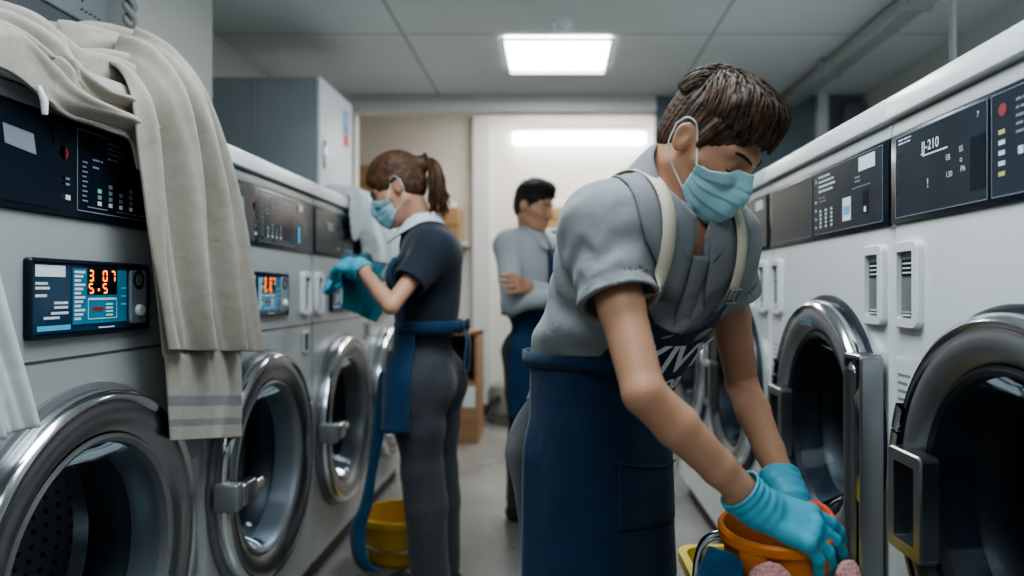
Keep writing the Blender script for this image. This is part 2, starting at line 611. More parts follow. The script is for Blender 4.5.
d = bpy.data.lights.new('corner_fill', 'POINT'); d.energy = 12; d.shadow_soft_size = .15; d.color = (.9, .96, 1)  # added fill without a fixture, brightens the dim ceiling and wall at right
o = bpy.data.objects.new('corner_fill', d); COL.objects.link(o); o.location = (1.75, 1.6, 2.0)
# ================================================================ washing machines
M_white = mat('white_enamel', (0.68, 0.70, 0.70), 0.28, var=0.03, vscale=2.0, rvar=0.06)
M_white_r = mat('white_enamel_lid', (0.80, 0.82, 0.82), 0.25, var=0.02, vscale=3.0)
M_grey_face = mat('silver_face', (0.40, 0.415, 0.42), 0.33, metal=0.15, var=0.04, vscale=3.0, rvar=0.08)
M_blackglass = mat('panel_glass', (0.008, 0.014, 0.024), 0.2, spec=0.22, var=0.2, vscale=5)
M_blackglass2 = mat('panel_glass_inset', (0.022, 0.033, 0.046), 0.22, spec=0.28, var=0.3, vscale=3)
M_navyglass = mat('panel_glass_navy', (0.008, 0.035, 0.075), 0.15, spec=0.5, var=0.2, vscale=5)
M_print = mat('print_white', (0.62, 0.68, 0.72), 0.5, emit=(0.7, 0.8, 0.9), estr=0.06)
M_print_d = mat('print_grey', (0.22, 0.26, 0.30), 0.5)
M_sticker = mat('sticker_white', (0.72, 0.76, 0.78), 0.6)
M_red = mat('red_dot', (0.30, 0.03, 0.04), 0.4)
M_yel = mat('print_yellow', (0.55, 0.5, 0.2), 0.5)
M_green = mat('print_green', (0.15, 0.55, 0.4), 0.5, emit=(0.2, 0.7, 0.5), estr=0.15)
M_blue_s = mat('sticker_blue', (0.08, 0.35, 0.55), 0.5, emit=(0.1, 0.4, 0.6), estr=0.2)
M_lcd = mat('lcd_teal', (0.01, 0.10, 0.16), 0.2, var=0.5, vscale=14, emit=(0.01, 0.16, 0.26), estr=0.45)
M_lcd_d = mat('lcd_dark', (0.004, 0.004, 0.006), 0.25)
M_led = emitter('led_orange', (1.0, 0.20, 0.03), 3.2)
M_chrome = mat('chrome', (0.62, 0.64, 0.66), 0.16, metal=1.0, var=0.08, vscale=5, rvar=0.06)
M_satin = mat('satin_steel', (0.36, 0.375, 0.39), 0.32, metal=1.0, var=0.08, vscale=5, rvar=0.08)
M_gun = mat('gunmetal', (0.25, 0.258, 0.27), 0.36, metal=0.6, var=0.12, vscale=4, rvar=0.08)
M_rubber = mat('dark_rubber', (0.012, 0.018, 0.026), 0.42, var=0.2)
M_plinth = mat('plinth_dark', (0.06, 0.065, 0.07), 0.5)
M_slotgrey = mat('slot_grey', (0.24, 0.26, 0.27), 0.4, metal=0.4)
M_glass = thin_glass('door_glass', (0.82, 0.88, 0.92), 0.03, 0.10)

def drum_mat():
    m = mat('drum_steel', (0.62, 0.65, 0.68), 0.34, metal=0.8, var=0.1, vscale=6)
    N, L = nodes_of(m)
    b = N['Principled BSDF']
    src = b.inputs['Base Color'].links[0].from_socket
    tc = N.new('ShaderNodeTexCoord')
    sp = N.new('ShaderNodeSeparateXYZ')
    L.new(tc.outputs['Object'], sp.inputs[0])
    def math_(op, a, bb=None, val=None):
        n = N.new('ShaderNodeMath'); n.operation = op
        if hasattr(a, 'links'): L.new(a, n.inputs[0])
        else: n.inputs[0].default_value = a
        if bb is not None:
            if hasattr(bb, 'links'): L.new(bb, n.inputs[1])
            else: n.inputs[1].default_value = bb
        return n.outputs[0]
    at = math_('ARCTAN2', sp.outputs['Z'], sp.outputs['X'])
    u = math_('MULTIPLY', at, 60 / (2 * PI))
    v = math_('MULTIPLY', sp.outputs['Y'], 34.0)
    row = math_('FLOOR', v)
    u2 = math_('ADD', u, math_('MULTIPLY', math_('MODULO', row, 2.0), 0.5))
    fu = math_('SUBTRACT', math_('FRACT', u2), 0.5)
    fv = math_('SUBTRACT', math_('FRACT', v), 0.5)
    d = math_('SQRT', math_('ADD', math_('MULTIPLY', fu, fu), math_('MULTIPLY', fv, fv)))
    hole = math_('LESS_THAN', d, 0.22)
    mx = N.new('ShaderNodeMix'); mx.data_type = 'RGBA'
    L.new(hole, mx.inputs[0]); L.new(src, mx.inputs[6]); mx.inputs[7].default_value = (0.01, 0.012, 0.015, 1)
    L.new(mx.outputs[2], b.inputs['Base Color'])
    return m
M_drum = drum_mat()

W = 0.82
DEP = 0.74
H0 = 0.10

def front_plate(b, x0, x1, z0, z1, cx, cz, r, y=0.0, n=64, ch=0.012):
    """front sheet with a round hole and chamfered upright edges"""
    xi0, xi1 = x0 + ch, x1 - ch
    inner = []; outer = []
    for k in range(n):
        a = 2 * PI * k / n
        c, s = math.cos(a), math.sin(a)
        inner.append((cx + r * c, y, cz + r * s))
        t = 1e9
        if c > 1e-6: t = min(t, (xi1 - cx) / c)
        if c < -1e-6: t = min(t, (xi0 - cx) / c)
        if s > 1e-6: t = min(t, (z1 - cz) / s)
        if s < -1e-6: t = min(t, (z0 - cz) / s)
        outer.append([cx + t * c, y, cz + t * s])
    for X in (xi0, xi1):
        for Z in (z0, z1):
            a = math.atan2(Z - cz, X - cx) % (2 * PI)
            k = round(a / (2 * PI) * n) % n
            outer[k] = [X, y, Z]
    b.add(inner + outer, [(k, (k + 1) % n, n + (k + 1) % n, n + k) for k in range(n)])
    b.quad((xi0, y, z0), (xi0, y, z1), (x0, y + ch, z1), (x0, y + ch, z0))
    b.quad((xi1, y, z0), (xi1, y, z1), (x1, y + ch, z1), (x1, y + ch, z0))

def bar(b, x, z, w, h, y, mi=0):
    b.quad((x, y, z), (x + w, y, z), (x + w, y, z + h), (x, y, z + h), mi)

def text_on(b, txt, x, z, size, y, mi=0, bold=0.0, align='LEFT', shear=0.0):
    v, f = text_mesh(txt, size, bold, align, shear)
    b.add([(p[0] + x, y, p[1] + z) for p in v], f, mi)

def coin_slot(t, x0, x1, z0, z1):
    b = MB(); b.rrect(x0, x1, z0, z1, -.014, .0, .018, hole=.020)
    o = b.build('coin_slot', M_white, t)
    b = MB(); b.rrect(x0 + .019, x1 - .019, z0 + .019, z1 - .019, -.004, .0, .006); b.build('slot_plate', M_slotgrey, o)
    b = MB(); bar(b, x0 + .024, z0 + .6 * (z1 - z0), x1 - x0 - .048, .19 * (z1 - z0), -.0055); b.build('slot_window', M_blackglass, o)
    b = MB()
    for i in range(3): bar(b, x0 + .030, z0 + .63 * (z1 - z0) + i * .009, x1 - x0 - .062 - .006 * (i % 2), .003, -.007)
    b.build('slot_print', M_print, o)
    b = MB(); b.rrect(x0 + .03, x1 - .03, z0 + .145 * (z1 - z0), z0 + .2 * (z1 - z0), -.011, -.003, .003); b.build('return_button', M_chrome, o)

def print_block(b, x, z, w, rows, pitch, hh, y, seed, mi=0, fill=0.85):
    r = random.Random(seed)
    for i in range(rows):
        xx = x
        end = x + w * (0.55 + 0.45 * r.random())
        while xx < end - .004:
            ww = (0.006 + 0.016 * r.random())
            ww = min(ww, end - xx)
            bar(b, xx, z - i * pitch, ww, hh, y, mi)
            xx += ww + 0.003

def washer(label, side, seed):
    """front at local y=0 facing -y, x from 0 to W"""
    left = side == 'left'
    cx, cz, R = (0.365, 0.572, 0.34) if left else ((0.48, 0.770, 0.305) if seed == 1 else (0.415, 0.755, 0.312))
    r_in = 0.245 if left else R - .088
    t = empty('washing_machine', (0, 0, 0), label, 'washing machine', 'washing machines along the left wall' if left else 'washing machines along the right side')
    e = 0.003
    b = MB()
    front_plate(b, e, W - e, H0, 1.23, cx, cz, R - 0.03)
    b.add([(e, .012, H0), (e, DEP, H0), (e, DEP, 1.44), (e, .012, 1.44), (W - e, .012, H0), (W - e, DEP, H0), (W - e, DEP, 1.44), (W - e, .012, 1.44)],
          [(0, 1, 2, 3), (4, 7, 6, 5), (1, 5, 6, 2), (0, 4, 5, 1)])
    b.box(e, W - e, .004, .03, 1.23, 1.41)
    b.box(e, W - e, -.002, .03, 1.41, 1.438, bev=.003)
    b.build('body', M_grey_face if left else M_white, t)
    b = MB(); b.box(.03, W - .03, .045, DEP - .05, .0, H0); b.build('plinth', M_plinth, t)
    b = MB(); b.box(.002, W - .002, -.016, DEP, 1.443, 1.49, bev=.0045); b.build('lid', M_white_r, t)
    if left:      # panel joint under the display
        b = MB(); b.box(.012, W - .012, -.0012, .002, .975, .979); b.build('seam', M_plinth, t)
    # control panel
    b = MB(); b.box(.006, W - .006, -.006, .004, 1.232, 1.409, bev=.002)
    cp = b.build('control_panel', M_blackglass, t)
    y = -.0075
    b = MB()
    if left:
        fx0, fx1 = .33, .62       # framed field of programme marks
        b.rrect(.02, .30, 1.243, 1.40, y, -.0055, .003); b.build('smoked_window', M_blackglass2 if seed > 1 else M_blackglass, cp)
        b = MB()
        for (a0, a1, z0, z1) in ((fx0, fx1, 1.396, 1.398), (fx0, fx1, 1.246, 1.248), (fx0, fx0 + .002, 1.246, 1.398), (fx1 - .002, fx1, 1.246, 1.398)):
            bar(b, a0, z0, a1 - a0, z1 - z0, y, 1)
        print_block(b, fx0 + .09, 1.385, .07, 4, .010, .0035, y, seed, 1)
        print_block(b, fx0 + .045, 1.345, .035, 2, .014, .004, y, seed + 1, 1)
        for i in range(9): bar(b, fx0 + .015, 1.265 + i * .009, .016 - .004 * (i % 2), .003, y, 1)
        for i in range(4):
            for j in range(3 + i % 2): bar(b, fx0 + .060 + i * .034 , 1.262 + j * .012, .012, .008, y, 3 if (i == 0 and j == 2) else (0 if j == 0 else 1))
        bar(b, fx0 + .03, 1.255, .06, .002, y, 1); bar(b, fx0 + .12, 1.255, .12, .002, y, 1)
        bar(b, fx0 - .04, 1.262, .022, .009, y, 0); bar(b, fx0 - .04, 1.288, .02, .004, y, 1); bar(b, fx0 - .04, 1.298, .02, .004, y, 1)
        b.lathe([(0, y), (.012, y)], fx0 - .035, 1.345, 16, mi=2)
        b.quad((fx0 - .065, y, 1.352), (fx0 - .063, y, 1.352), (fx0 - .063, y, 1.392), (fx0 - .065, y, 1.392), 1)
        # right hand field with white notes
        b.quad((.66, y, 1.37), (.70, y, 1.37), (.70, y, 1.392), (.66, y, 1.392), 4)
        b.quad((.65, y, 1.26), (.675, y, 1.26), (.675, y, 1.315), (.65, y, 1.315), 5)
        print_block(b, .70, 1.33, .05, 4, .012, .004, y, seed + 3, 1)
        b.quad((.155, y - .001, 1.335), (.225, y - .001, 1.328), (.218, y - .001, 1.362), (.15, y - .001, 1.366), 6)
        b.build('panel_print', [M_print, M_print_d, M_red, M_green, M_sticker, M_blue_s, M_print_d], cp)
        # display
        x0, x1, z0, z1 = .205, .56, 1.015, 1.155
        b = MB(); b.rrect(x0, x1, z0, z1, -.012, .0, .008, hole=.007)
        d = b.build('display', M_blackglass, t)
        b = MB(); b.rrect(x0 + .006, x1 - .006, z0 + .006, z1 - .006, -.008, .0, .003); b.build('screen', M_navyglass, d)
        yy = -.0092
        b = MB(); bar(b, x0 + .110, z0 + .022, .165, .103, yy); b.build('lcd', M_lcd, d)
        b = MB(); bar(b, x0 + .150, z0 + .076, .092, .050, yy - .001); b.build('led_field', M_lcd_d, d)
        b = MB()
        hgt = .022; wd = .0145
        for ch, x in ((('3', .153), ('0', .195), ('7', .220))if True else ()):
            seg_digit(b, ch, x0 + x, z0 + .101, wd, hgt, yy - .002, .0032)
        for ch, x in (('5', .153), ('5', .195)):
            seg_digit(b, ch, x0 + x, z0 + .078, wd, hgt - .002, yy - .002, .0032)
        bar(b, x0 + .180, z0 + .083, .005, .005, yy - .002)
        b.build('led_digits', M_led, d)
        b = MB()
        bar(b, x0 + .016, z0 + .108, .075, .020, yy, 1)
        for (a, c, ww) in ((.016, .094, .03), (.016, .086, .035), (.016, .073, .028), (.062, .060, .036), (.062, .052, .036), (.054, .042, .045), (.036, .034, .04)):
            bar(b, x0 + a, z0 + c, ww, .0045, yy, 0)
        for i in range(12): bar(b, x0 + .114, z0 + .030 + i * .0078, .018 + .006 * (i % 3), .0045, yy - .001, 0)
        fr = (.152, .240, .030, .066)
        bar(b, x0 + fr[0], z0 + fr[2], .088, .0015, yy - .001, 0); bar(b, x0 + fr[0], z0 + fr[3], .088, .004, yy - .001, 0)
        bar(b, x0 + fr[0], z0 + fr[2], .0015, .036, yy - .001, 0); bar(b, x0 + fr[1], z0 + fr[2], .0015, .036, yy - .001, 0)
        for i in range(4): bar(b, x0 + .206, z0 + .035 + i * .007, .022, .0035, yy - .001, 0)
        bar(b, x0 + .165, z0 + .045, .034, .008, yy - .001, 2)
        bar(b, x0 + .185, z0 + .012, .05, .0025, yy, 1)
        bar(b, x0 + .02, z0 + .014, .085, .009, yy, 3)
        for i in range(3): bar(b, x0 + .255, z0 + .055 + i * .016, .018, .004, yy - .001, 3)
        b.build('screen_print', [M_print, M_sticker, M_red, M_blue_s], d)
        b = MB(); b.rrect(x0 + .285, x1 - .012, z0 + .016, z1 - .014, -.013, -.007, .008); bp = b.build('button_plate', M_print_d, d)
        b = MB(); b.lathe([(0, -.022), (.010, -.021), (.0125, -.017), (.0125, -.012)], x0 + .312, z0 + .043, 24); b.build('button', M_sticker, bp)
        b = MB(); b.lathe([(.012, -.0135), (.016, -.0145), (.020, -.0135)], x0 + .312, z0 + .106, 24)
        text_on(b, '2', x0 + .312, z0 + .106, .02, -.0140, align='CENTER'); b.build('dial_mark', M_blackglass, bp)
        coin_slot(t, .022, .105, 1.01, 1.165)
        coin_slot(t, .695, .785, 1.01, 1.165)
        b = MB(); b.rrect(.715, .775, .875, .955, -.008, 0, .008, hole=.010); o = b.build('service_port', M_grey_face, t)
        b = MB(); b.rrect(.724, .766, .884, .946, -.003, 0, .004); b.build('port_plate', M_blackglass, o)
    else:
        # viewed from the front: x small = far end, x large = near end
        if seed == 0:
            A0, A1, B0, B1 = .03, .335, .345, .66
            wx = lambda x: .03 + (x - .045) * 1.27
            mx = lambda x: .345 + (x - .30)
        else:
            A0, A1, B0, B1 = .035, .385, .40, .795
            wx = lambda x: .035 + (x - .045) * 1.4
            mx = lambda x: .40 + (x - .30) * 1.38
        k_ = 1.0 if seed == 0 else 1.38
        b.rrect(A0, A1, 1.243, 1.402, y, -.0055, .003); b.build('smoked_window', M_blackglass2, cp)
        b = MB(); b.rrect(B0, B1, 1.243, 1.402, y, -.0055, .003); b.build('marked_window', M_blackglass2, cp)
        y2 = -.0082
        b = MB()
        for (a0, a1) in ((A0, A1), (B0, B1)):
            for (p0, p1, z0, z1) in ((a0, a1, 1.401, 1.4025), (a0, a1, 1.2425, 1.244), (a0, a0 + .0015, 1.243, 1.402), (a1 - .0015, a1, 1.243, 1.402)):
                bar(b, p0, z0, p1 - p0, z1 - z0, y2, 1)
        if seed == 0:     # the nearest machine on the right
            text_on(b, 'JJ-210', wx(.125), 1.364, .026, y2, 0, .0004)
            bar(b, wx(.128), 1.347, .085, .003, y2, 0)
            print_block(b, wx(.055), 1.393, .06, 2, .007, .003, y2, 5, 0)
            text_on(b, '!', wx(.140), 1.295, .024, y2, 0, .0004)
            for i, (x, z) in enumerate(((.190, 1.330), (.222, 1.337), (.190, 1.300), (.226, 1.303), (.224, 1.320))):
                text_on(b, ('EB', 'SS', '120', 'P6', 'o')[i], wx(x), z, .014, y2, 0)
            b.quad((wx(.248), y2, 1.262), (wx(.280), y2, 1.262), (wx(.280), y2, 1.35), (wx(.248), y2, 1.35), 7)
            text_on(b, '7', wx(.262), 1.383, .014, y2, 0)
            b.lathe([(0, y2), (.010, y2)], mx(.328), 1.375, 16, mi=2)
            for i in range(5): bar(b, mx(.318), 1.338 - i * .016, .016, .007, y2, 6 if i in (0, 4) else 0)
            print_block(b, mx(.36), 1.38, .1, 5, .012, .004, y2, 9, 1)
            for i in range(2): bar(b, mx(.365 + .02 * i), 1.30, .012, .012, y2, 0)
        else:
            b.quad((mx(.50), y2, 1.365), (mx(.56), y2, 1.365), (mx(.56), y2, 1.396), (mx(.50), y2, 1.396), 4)
            print_block(b, mx(.325), 1.385, .11, 4, .012, .005, y2, seed + 3, 0)
            print_block(b, mx(.325), 1.333, .08, 2, .009, .003, y2, seed + 13, 1)
            for i in range(3):
                for j in range(5): bar(b, mx(.330 + i * .026), 1.258 + j * .010, .011, .006, y2, 0)
            for j in range(4): bar(b, mx(.308), 1.258 + j * .022, .008, .006, y2, 0)
            print_block(b, mx(.485), 1.352, .05, 2, .009, .004, y2, seed + 6, 1)
            bar(b, mx(.475), 1.330, .095, .002, y2, 1)
            b.quad((mx(.435), y2, 1.262), (mx(.470), y2, 1.262), (mx(.470), y2, 1.316), (mx(.435), y2, 1.316), 4)
            bar(b, mx(.439), 1.276, .036, .020, y2 - .0005, 5)
            b.quad((mx(.515), y2, 1.268), (mx(.535), y2, 1.268), (mx(.535), y2, 1.318), (mx(.515), y2, 1.318), 7)
            bar(b, mx(.521), 1.272, .011, .012, y2 - .0005, 4)
            b.lathe([(0, y2), (.006, y2)], mx(.312), 1.380, 12, mi=6)
        b.build('panel_print', [M_print, M_print_d, M_red, M_green, M_sticker, M_blue_s, M_yel, M_blackglass], cp)
        coin_slot(t, .026, .126, 1.025, 1.195)
        coin_slot(t, .700, .800, 1.025, 1.195)
        b = MB()
        for i in range(5): bar(b, .025, .93 - i * .016, .05 - .012 * (i % 2), .004, -.001)
        b.build('notice_print', M_print_d, t)
    # ---- door
    n = 96
    rim, face = (M_chrome, M_satin) if left else (M_chrome, M_gun)
    b = MB(); b.lathe([(R + .013, .002), (R + .013, -.010), (R + .004, -.014), (R - .03, -.012), (R - .06, .03)], cx, cz, n); b.build('door_surround', M_rubber if not left else M_gun, t)
    b = MB(); b.lathe([(R - .004, -.008), (R, -.014), (R, -.034), (R - .005, -.045), (R - .012, -.050), (R - .020, -.049), (R - .026, -.045)], cx, cz, n)
    d = b.build('door', rim, t)
    b = MB(); b.lathe([(R - .026, -.045), (R - .034, -.0475), (R - .05, -.048), (r_in + .022, -.038), (r_in + .010, -.026)], cx, cz, n); b.build('door_ring', face, d)
    b = MB(); b.lathe([(r_in + .010, -.030), (r_in + .002, -.034), (r_in - .006, -.028), (r_in - .008, -.01), (r_in - .012, .05)], cx, cz, n); b.build('inner_bezel', M_gun if left else M_rubber, d)
    gz = [(r_in - .008, -.012), (r_in - .018, .01), (r_in - .035, .05), (r_in - .06, .085), (r_in - .10, .105), (0.06, .115), (0.0, .116)]
    b = MB(); b.lathe(gz, cx, cz, n); b.build('door_glass', M_glass, d)
    b = MB(); b.lathe([(R - .06, .03), (r_in + .02, .045), (r_in + .0, .07), (r_in - .01, .13), (r_in + .0, .15), (r_in + .05, .16)], cx, cz, n); b.build('gasket', M_rubber, t)
    b = MB(); b.lathe([(.31, .0), (.312, .36), (.29, .40), (.10, .40), (.09, .385), (0, .38)], 0, 0, n)
    for k in range(3):
        a = 0.5 + k * 2 * PI / 3
        p = [(.30 * math.cos(a), .02, .30 * math.sin(a)), (.285 * math.cos(a), .12, .285 * math.sin(a)), (.285 * math.cos(a), .30, .285 * math.sin(a)), (.30 * math.cos(a), .39, .30 * math.sin(a))]
        b.tube(p, [.02, .035, .035, .02], 10)
    o = b.build('drum', M_drum, t); o.location = (cx, .16, cz)
    # bright turned rings of the drum mouth
    b = MB(); b.lathe([(r_in + .055, .158), (r_in + .012, .150), (r_in + .006, .156), (r_in + .02, .2)], cx, cz, n); b.build('drum_mouth', M_chrome, t)
    # ---- handle
    if left:
        hx = cx - R + .02
        b = MB(); b.box(hx - .040, hx - .002, -.085, -.020, cz - .036, cz + .036, bev=.007); h = b.build('handle', M_gun, d)
        b = MB(); b.box(hx - .006, hx + .075, -.092, -.058, cz - .030, cz + .030, bev=.010); b.build('grip', M_satin, h)
        b = MB(); b.tube([(hx + .05, -.075, cz + .002), (hx + .125, -.070, cz + .002), (hx + .135, -.055, cz + .002)], [.016, .017, .012], 14); b.build('latch_pin', M_chrome, h)
        b = MB()
        xh = cx + R - .035
        b.rrect(xh - .03, xh + .035, cz - .14, cz + .14, -.045, -.018, .012); b.build('hinge_cover', M_gun, d)
    else:
        hx = cx - R + .035
        b = MB(); b.rrect(hx - .005, hx + .115, cz - .125, cz + .06, -.072, -.040, .012, hole=.024); h = b.build('handle', M_satin, d)
        b = MB(); b.rrect(hx + .016, hx + .095, cz - .105, cz + .04, -.050, -.040, .008); b.build('handle_recess', M_rubber, h)
        b = MB()
        for (a0, a1) in ((2.70, 2.86), (2.875, 3.02), (3.035, 3.20), (3.215, 3.38), (3.395, 3.52)):
            b.lathe([(R + .002, -.03), (R + .004, -.055), (R - .004, -.056), (R - .022, -.055)], cx, cz, 6, a0=a0, a1=a1)
        b.build('rim_blocks', M_chrome, h)
        if seed == 1:
            b = MB()
            rr = R - .052
            for q_ in range(9):
                a_ = -.16 + q_ * .036
                for (r0, r1, aa, ab) in ((rr - .009, rr - .007, 0, .024), (rr + .003, rr + .005, .004 * (q_ % 3), .024), (rr - .009, rr + .005, .010 * (q_ % 2), .010 * (q_ % 2) + .005)):
                    b.quad(*[(cx + r_ * math.sin(a_ + t_), -.0570, cz + r_ * math.cos(a_ + t_)) for r_, t_ in ((r0, aa), (r0, ab), (r1, ab), (r1, aa))])
            b.build('door_print', M_blue_s, d)
        if seed == 1:
            # tall hinge bracket standing at the near edge of the door
            b = MB(); b.rrect(.712, .806, .30, .965, -.058, -.012, .014, hole=.010); hb = b.build('hinge_bracket', M_satin, d)
            b = MB(); b.rrect(.720, .756, .31, .93, -.050, -.02, .010); b.build('bracket_plate', M_satin, hb)
            b = MB(); b.rrect(.756, .798, .31, .955, -.030, -.02, .006); b.build('bracket_slot', M_rubber, hb)
    return t

XLF, XRF = -0.88, 0.693
y0 = 1.0
LN = ['grey fronted washing machine nearest the camera on the left under a draped towel',
      'second washing machine on the left, with latched round door beside the towel',
      'third washing machine on the left, beside the woman in the blue apron',
      'fourth washing machine on the left, partly behind the woman']
lefts = []
for i in range(4):
    t = washer(LN[i], 'left', i + 1)
    t.location = (XLF, 1.0 + W * i - .01, 0)
    t.rotation_euler = (0, 0, PI / 2)
    lefts.append(t)
RN = ['white washing machine nearest the camera on the right with a big dark round door',
      'second white washing machine on the right with a tall bracket on its door',
      'third washing machine on the right, behind the arms of the bending man',
      'farthest washing machine on the right, behind the bending man']
rights = []
for i in range(4):
    t = washer(RN[i], 'right', i)
    t.location = (XRF, 1.47 + W * i, 0)
    t.rotation_euler = (0, 0, -PI / 2)
    rights.append(t)
# ================================================================ people: shared shapes
def skin_mat(name, col):
    m = mat(name, col, 0.5, spec=0.4, var=0.10, vscale=9.0, bump=0.12, bscale=420, sss=0.12)
    return m

def frame_of(f, up=(0, 0, 1), roll=0.0):
    """rows: right, forward, up"""
    f = vnorm(f)
    r = vnorm(np.cross(f, up))
    u = np.cross(r, f)
    if roll:
        c, s = math.cos(roll), math.sin(roll)
        r, u = c * r + s * u, -s * r + c * u
    return np.array([r, f, u])

def head_sdf(c, R, k=1.0, mouth=True):
    """face, skull, ears; local x right, y forward, z up"""
    c = np.asarray(c, np.float32); R32 = R.astype(np.float32)
    def f(P):
        q = ((P - c) @ R32.T) / k
        ax = q.copy(); ax[:, 0] = np.abs(q[:, 0])          # mirrored half
        d = ellip(q, (0, -.014, .035), (.074, .094, .088))
        d = smin(d, ellip(q, (0, .022, -.022), (.063, .070, .078)), .03)
        d = smin(d, ellip(q, (0, .030, -.078), (.046, .050, .036)), .03)
        d = smin(d, rcone(q, (0, .066, -.100), (0, .060, -.092), .019, .022), .022)          # chin
        d = smin(d, rcone(ax, (.054, -.012, -.052), (.030, .048, -.092), .016, .018), .02)    # jaw line
        d = smin(d, rcone(ax, (.034, .072, -.022), (.056, .035, -.018), .014, .014), .022)    # cheekbone
        d = smin(d, rcone(ax, (.008, .086, .024), (.044, .066, .024), .0095, .010), .018)     # brow
        d = smax(d, -ellip(ax, (.031, .094, .004), (.018, .016, .012)), .014)                # socket
        d = smin(d, ellip(ax, (.031, .069, .002), (.0155, .0135, .0125)), .004)              # closed lid
        d = smin(d, rcone(q, (0, .088, .012), (0, .110, -.034), .0075, .0115), .012)         # nose
        d = smin(d, ellip(ax, (.0115, .098, -.039), (.008, .010, .0075)), .008)
        d = smax(d, -ellip(ax, (.007, .106, -.047), (.0035, .006, .004)), .003)
        if mouth:
            d = smin(d, ellip(q, (0, .087, -.063), (.021, .0075, .0055)), .006)
            d = smin(d, ellip(q, (0, .085, -.073), (.018, .0085, .0065)), .006)
            d = smax(d, -ellip(q, (0, .096, -.0675), (.024, .006, .0016)), .003)
        # ear
        e0 = np.array((.078, -.014, -.004), np.float32)
        qe = ax - e0
        ca, sa = math.cos(.25), math.sin(.25)
        ey = qe[:, 1] * ca + qe[:, 2] * sa
        ez = -qe[:, 1] * sa + qe[:, 2] * ca
        qe2 = np.stack([qe[:, 0] - .25 * np.minimum(0, 0) + .35 * ey, ey, ez], 1).astype(np.float32)
        e = ellip(qe2, (0, 0, 0), (.0085, .0165, .0275))
        e = smax(e, -ellip(qe2, (.0095, .003, .003), (.0075, .0095, .018)), .004)
        e = smin(e, ellip(qe2, (.0015, .008, -.006), (.005, .006, .008)), .006)
        d = smin(d, e, .006)
        return d * k
    return f

def hand_sdf(wr, X, Z, th, curl=(20, 25, 20), size=1.0, spread=1.0, thumb_in=0.0, grow=0.0, curls=None):
    """th = +1 when the thumb lies on the +Y = Z x X side (right hand)"""
    X = vnorm(X); Z = vnorm(np.asarray(Z, float) - X * np.dot(Z, X)); Y = np.cross(Z, X)
    M = np.array([X, Y, Z]).astype(np.float32)
    wr = np.asarray(wr, np.float32)
    ys = np.array((.029, .0095, -.0105, -.029)) * th
    xs = (.086, .091, .086, .078)
    ln = ((.041, .025, .021), (.046, .029, .022), (.042, .027, .022), (.033, .020, .018))
    rr = ((.0108, .0096, .0088, .0076), (.0110, .0098, .0090, .0078), (.0106, .0094, .0086, .0075), (.0096, .0085, .0078, .0068))
    sp = np.array((.11, .02, -.08, -.20)) * th * spread
    chains = []
    for i in range(4):
        p = np.array((xs[i], ys[i], .001)); a = 0.0; pts = [p]
        cu = curls[i] if curls else curl
        for j in range(3):
            a += math.radians(cu[j])
            dv = np.array((math.cos(a) * math.cos(sp[i]), math.cos(a) * math.sin(sp[i]), -math.sin(a)))
            p = p + dv * ln[i][j]; pts.append(p)
        chains.append((pts, rr[i]))
    t0 = np.array((.020, .024 * th, -.010)); t1 = np.array((.052, (.047 - .012 * thumb_in) * th, -.018 - .012 * thumb_in))
    t2 = np.array((.080, (.056 - .026 * thumb_in) * th, -.028 - .02 * thumb_in)); t3 = np.array((.104, (.054 - .036 * thumb_in) * th, -.036 - .022 * thumb_in))
    g = grow
    def f(P):
        q = ((P - wr) @ M.T) / size
        d = ellip(q, (.052, 0.001 * th, -.005), (.046, .036, .0135))
        for i in range(4):
            d = smin(d, rcone(q, (.0, ys[i] * .62, 0), (xs[i], ys[i], .001), .0135, .0118), .012)
        d = smin(d, rcone(q, (-.03, 0, 0), (.008, 0, 0), .023, .023), .02)
        d = smin(d, rcone(q, t0, t1, .0165, .0125), .014)
        t = smin(rcone(q, t1, t2, .0125, .0108), rcone(q, t2, t3, .0108, .0088), .006)
        d = smin(d, t, .008)
        fing = None
        for pts, r in chains:
            c = None
            for j in range(3):
                s = rcone(q, pts[j], pts[j + 1], r[j], r[j + 1])
                c = s if c is None else smin(c, s, .004)
            c = smin(c, ellip(q, pts[0] + np.array((0, 0, .002)), (.0125, .0108, .0115)), .006)
            fing = c if fing is None else np.minimum(fing, c)
        d = smin(d, fing, .006)
        return d * size - g
    f.M = M; f.wr = wr
    return f

def limb(P, pts, rs, k=.02):
    d = None
    for i in range(len(pts) - 1):
        s = rcone(P, pts[i], pts[i + 1], rs[i], rs[i + 1])
        d = s if d is None else smin(d, s, k)
    return d

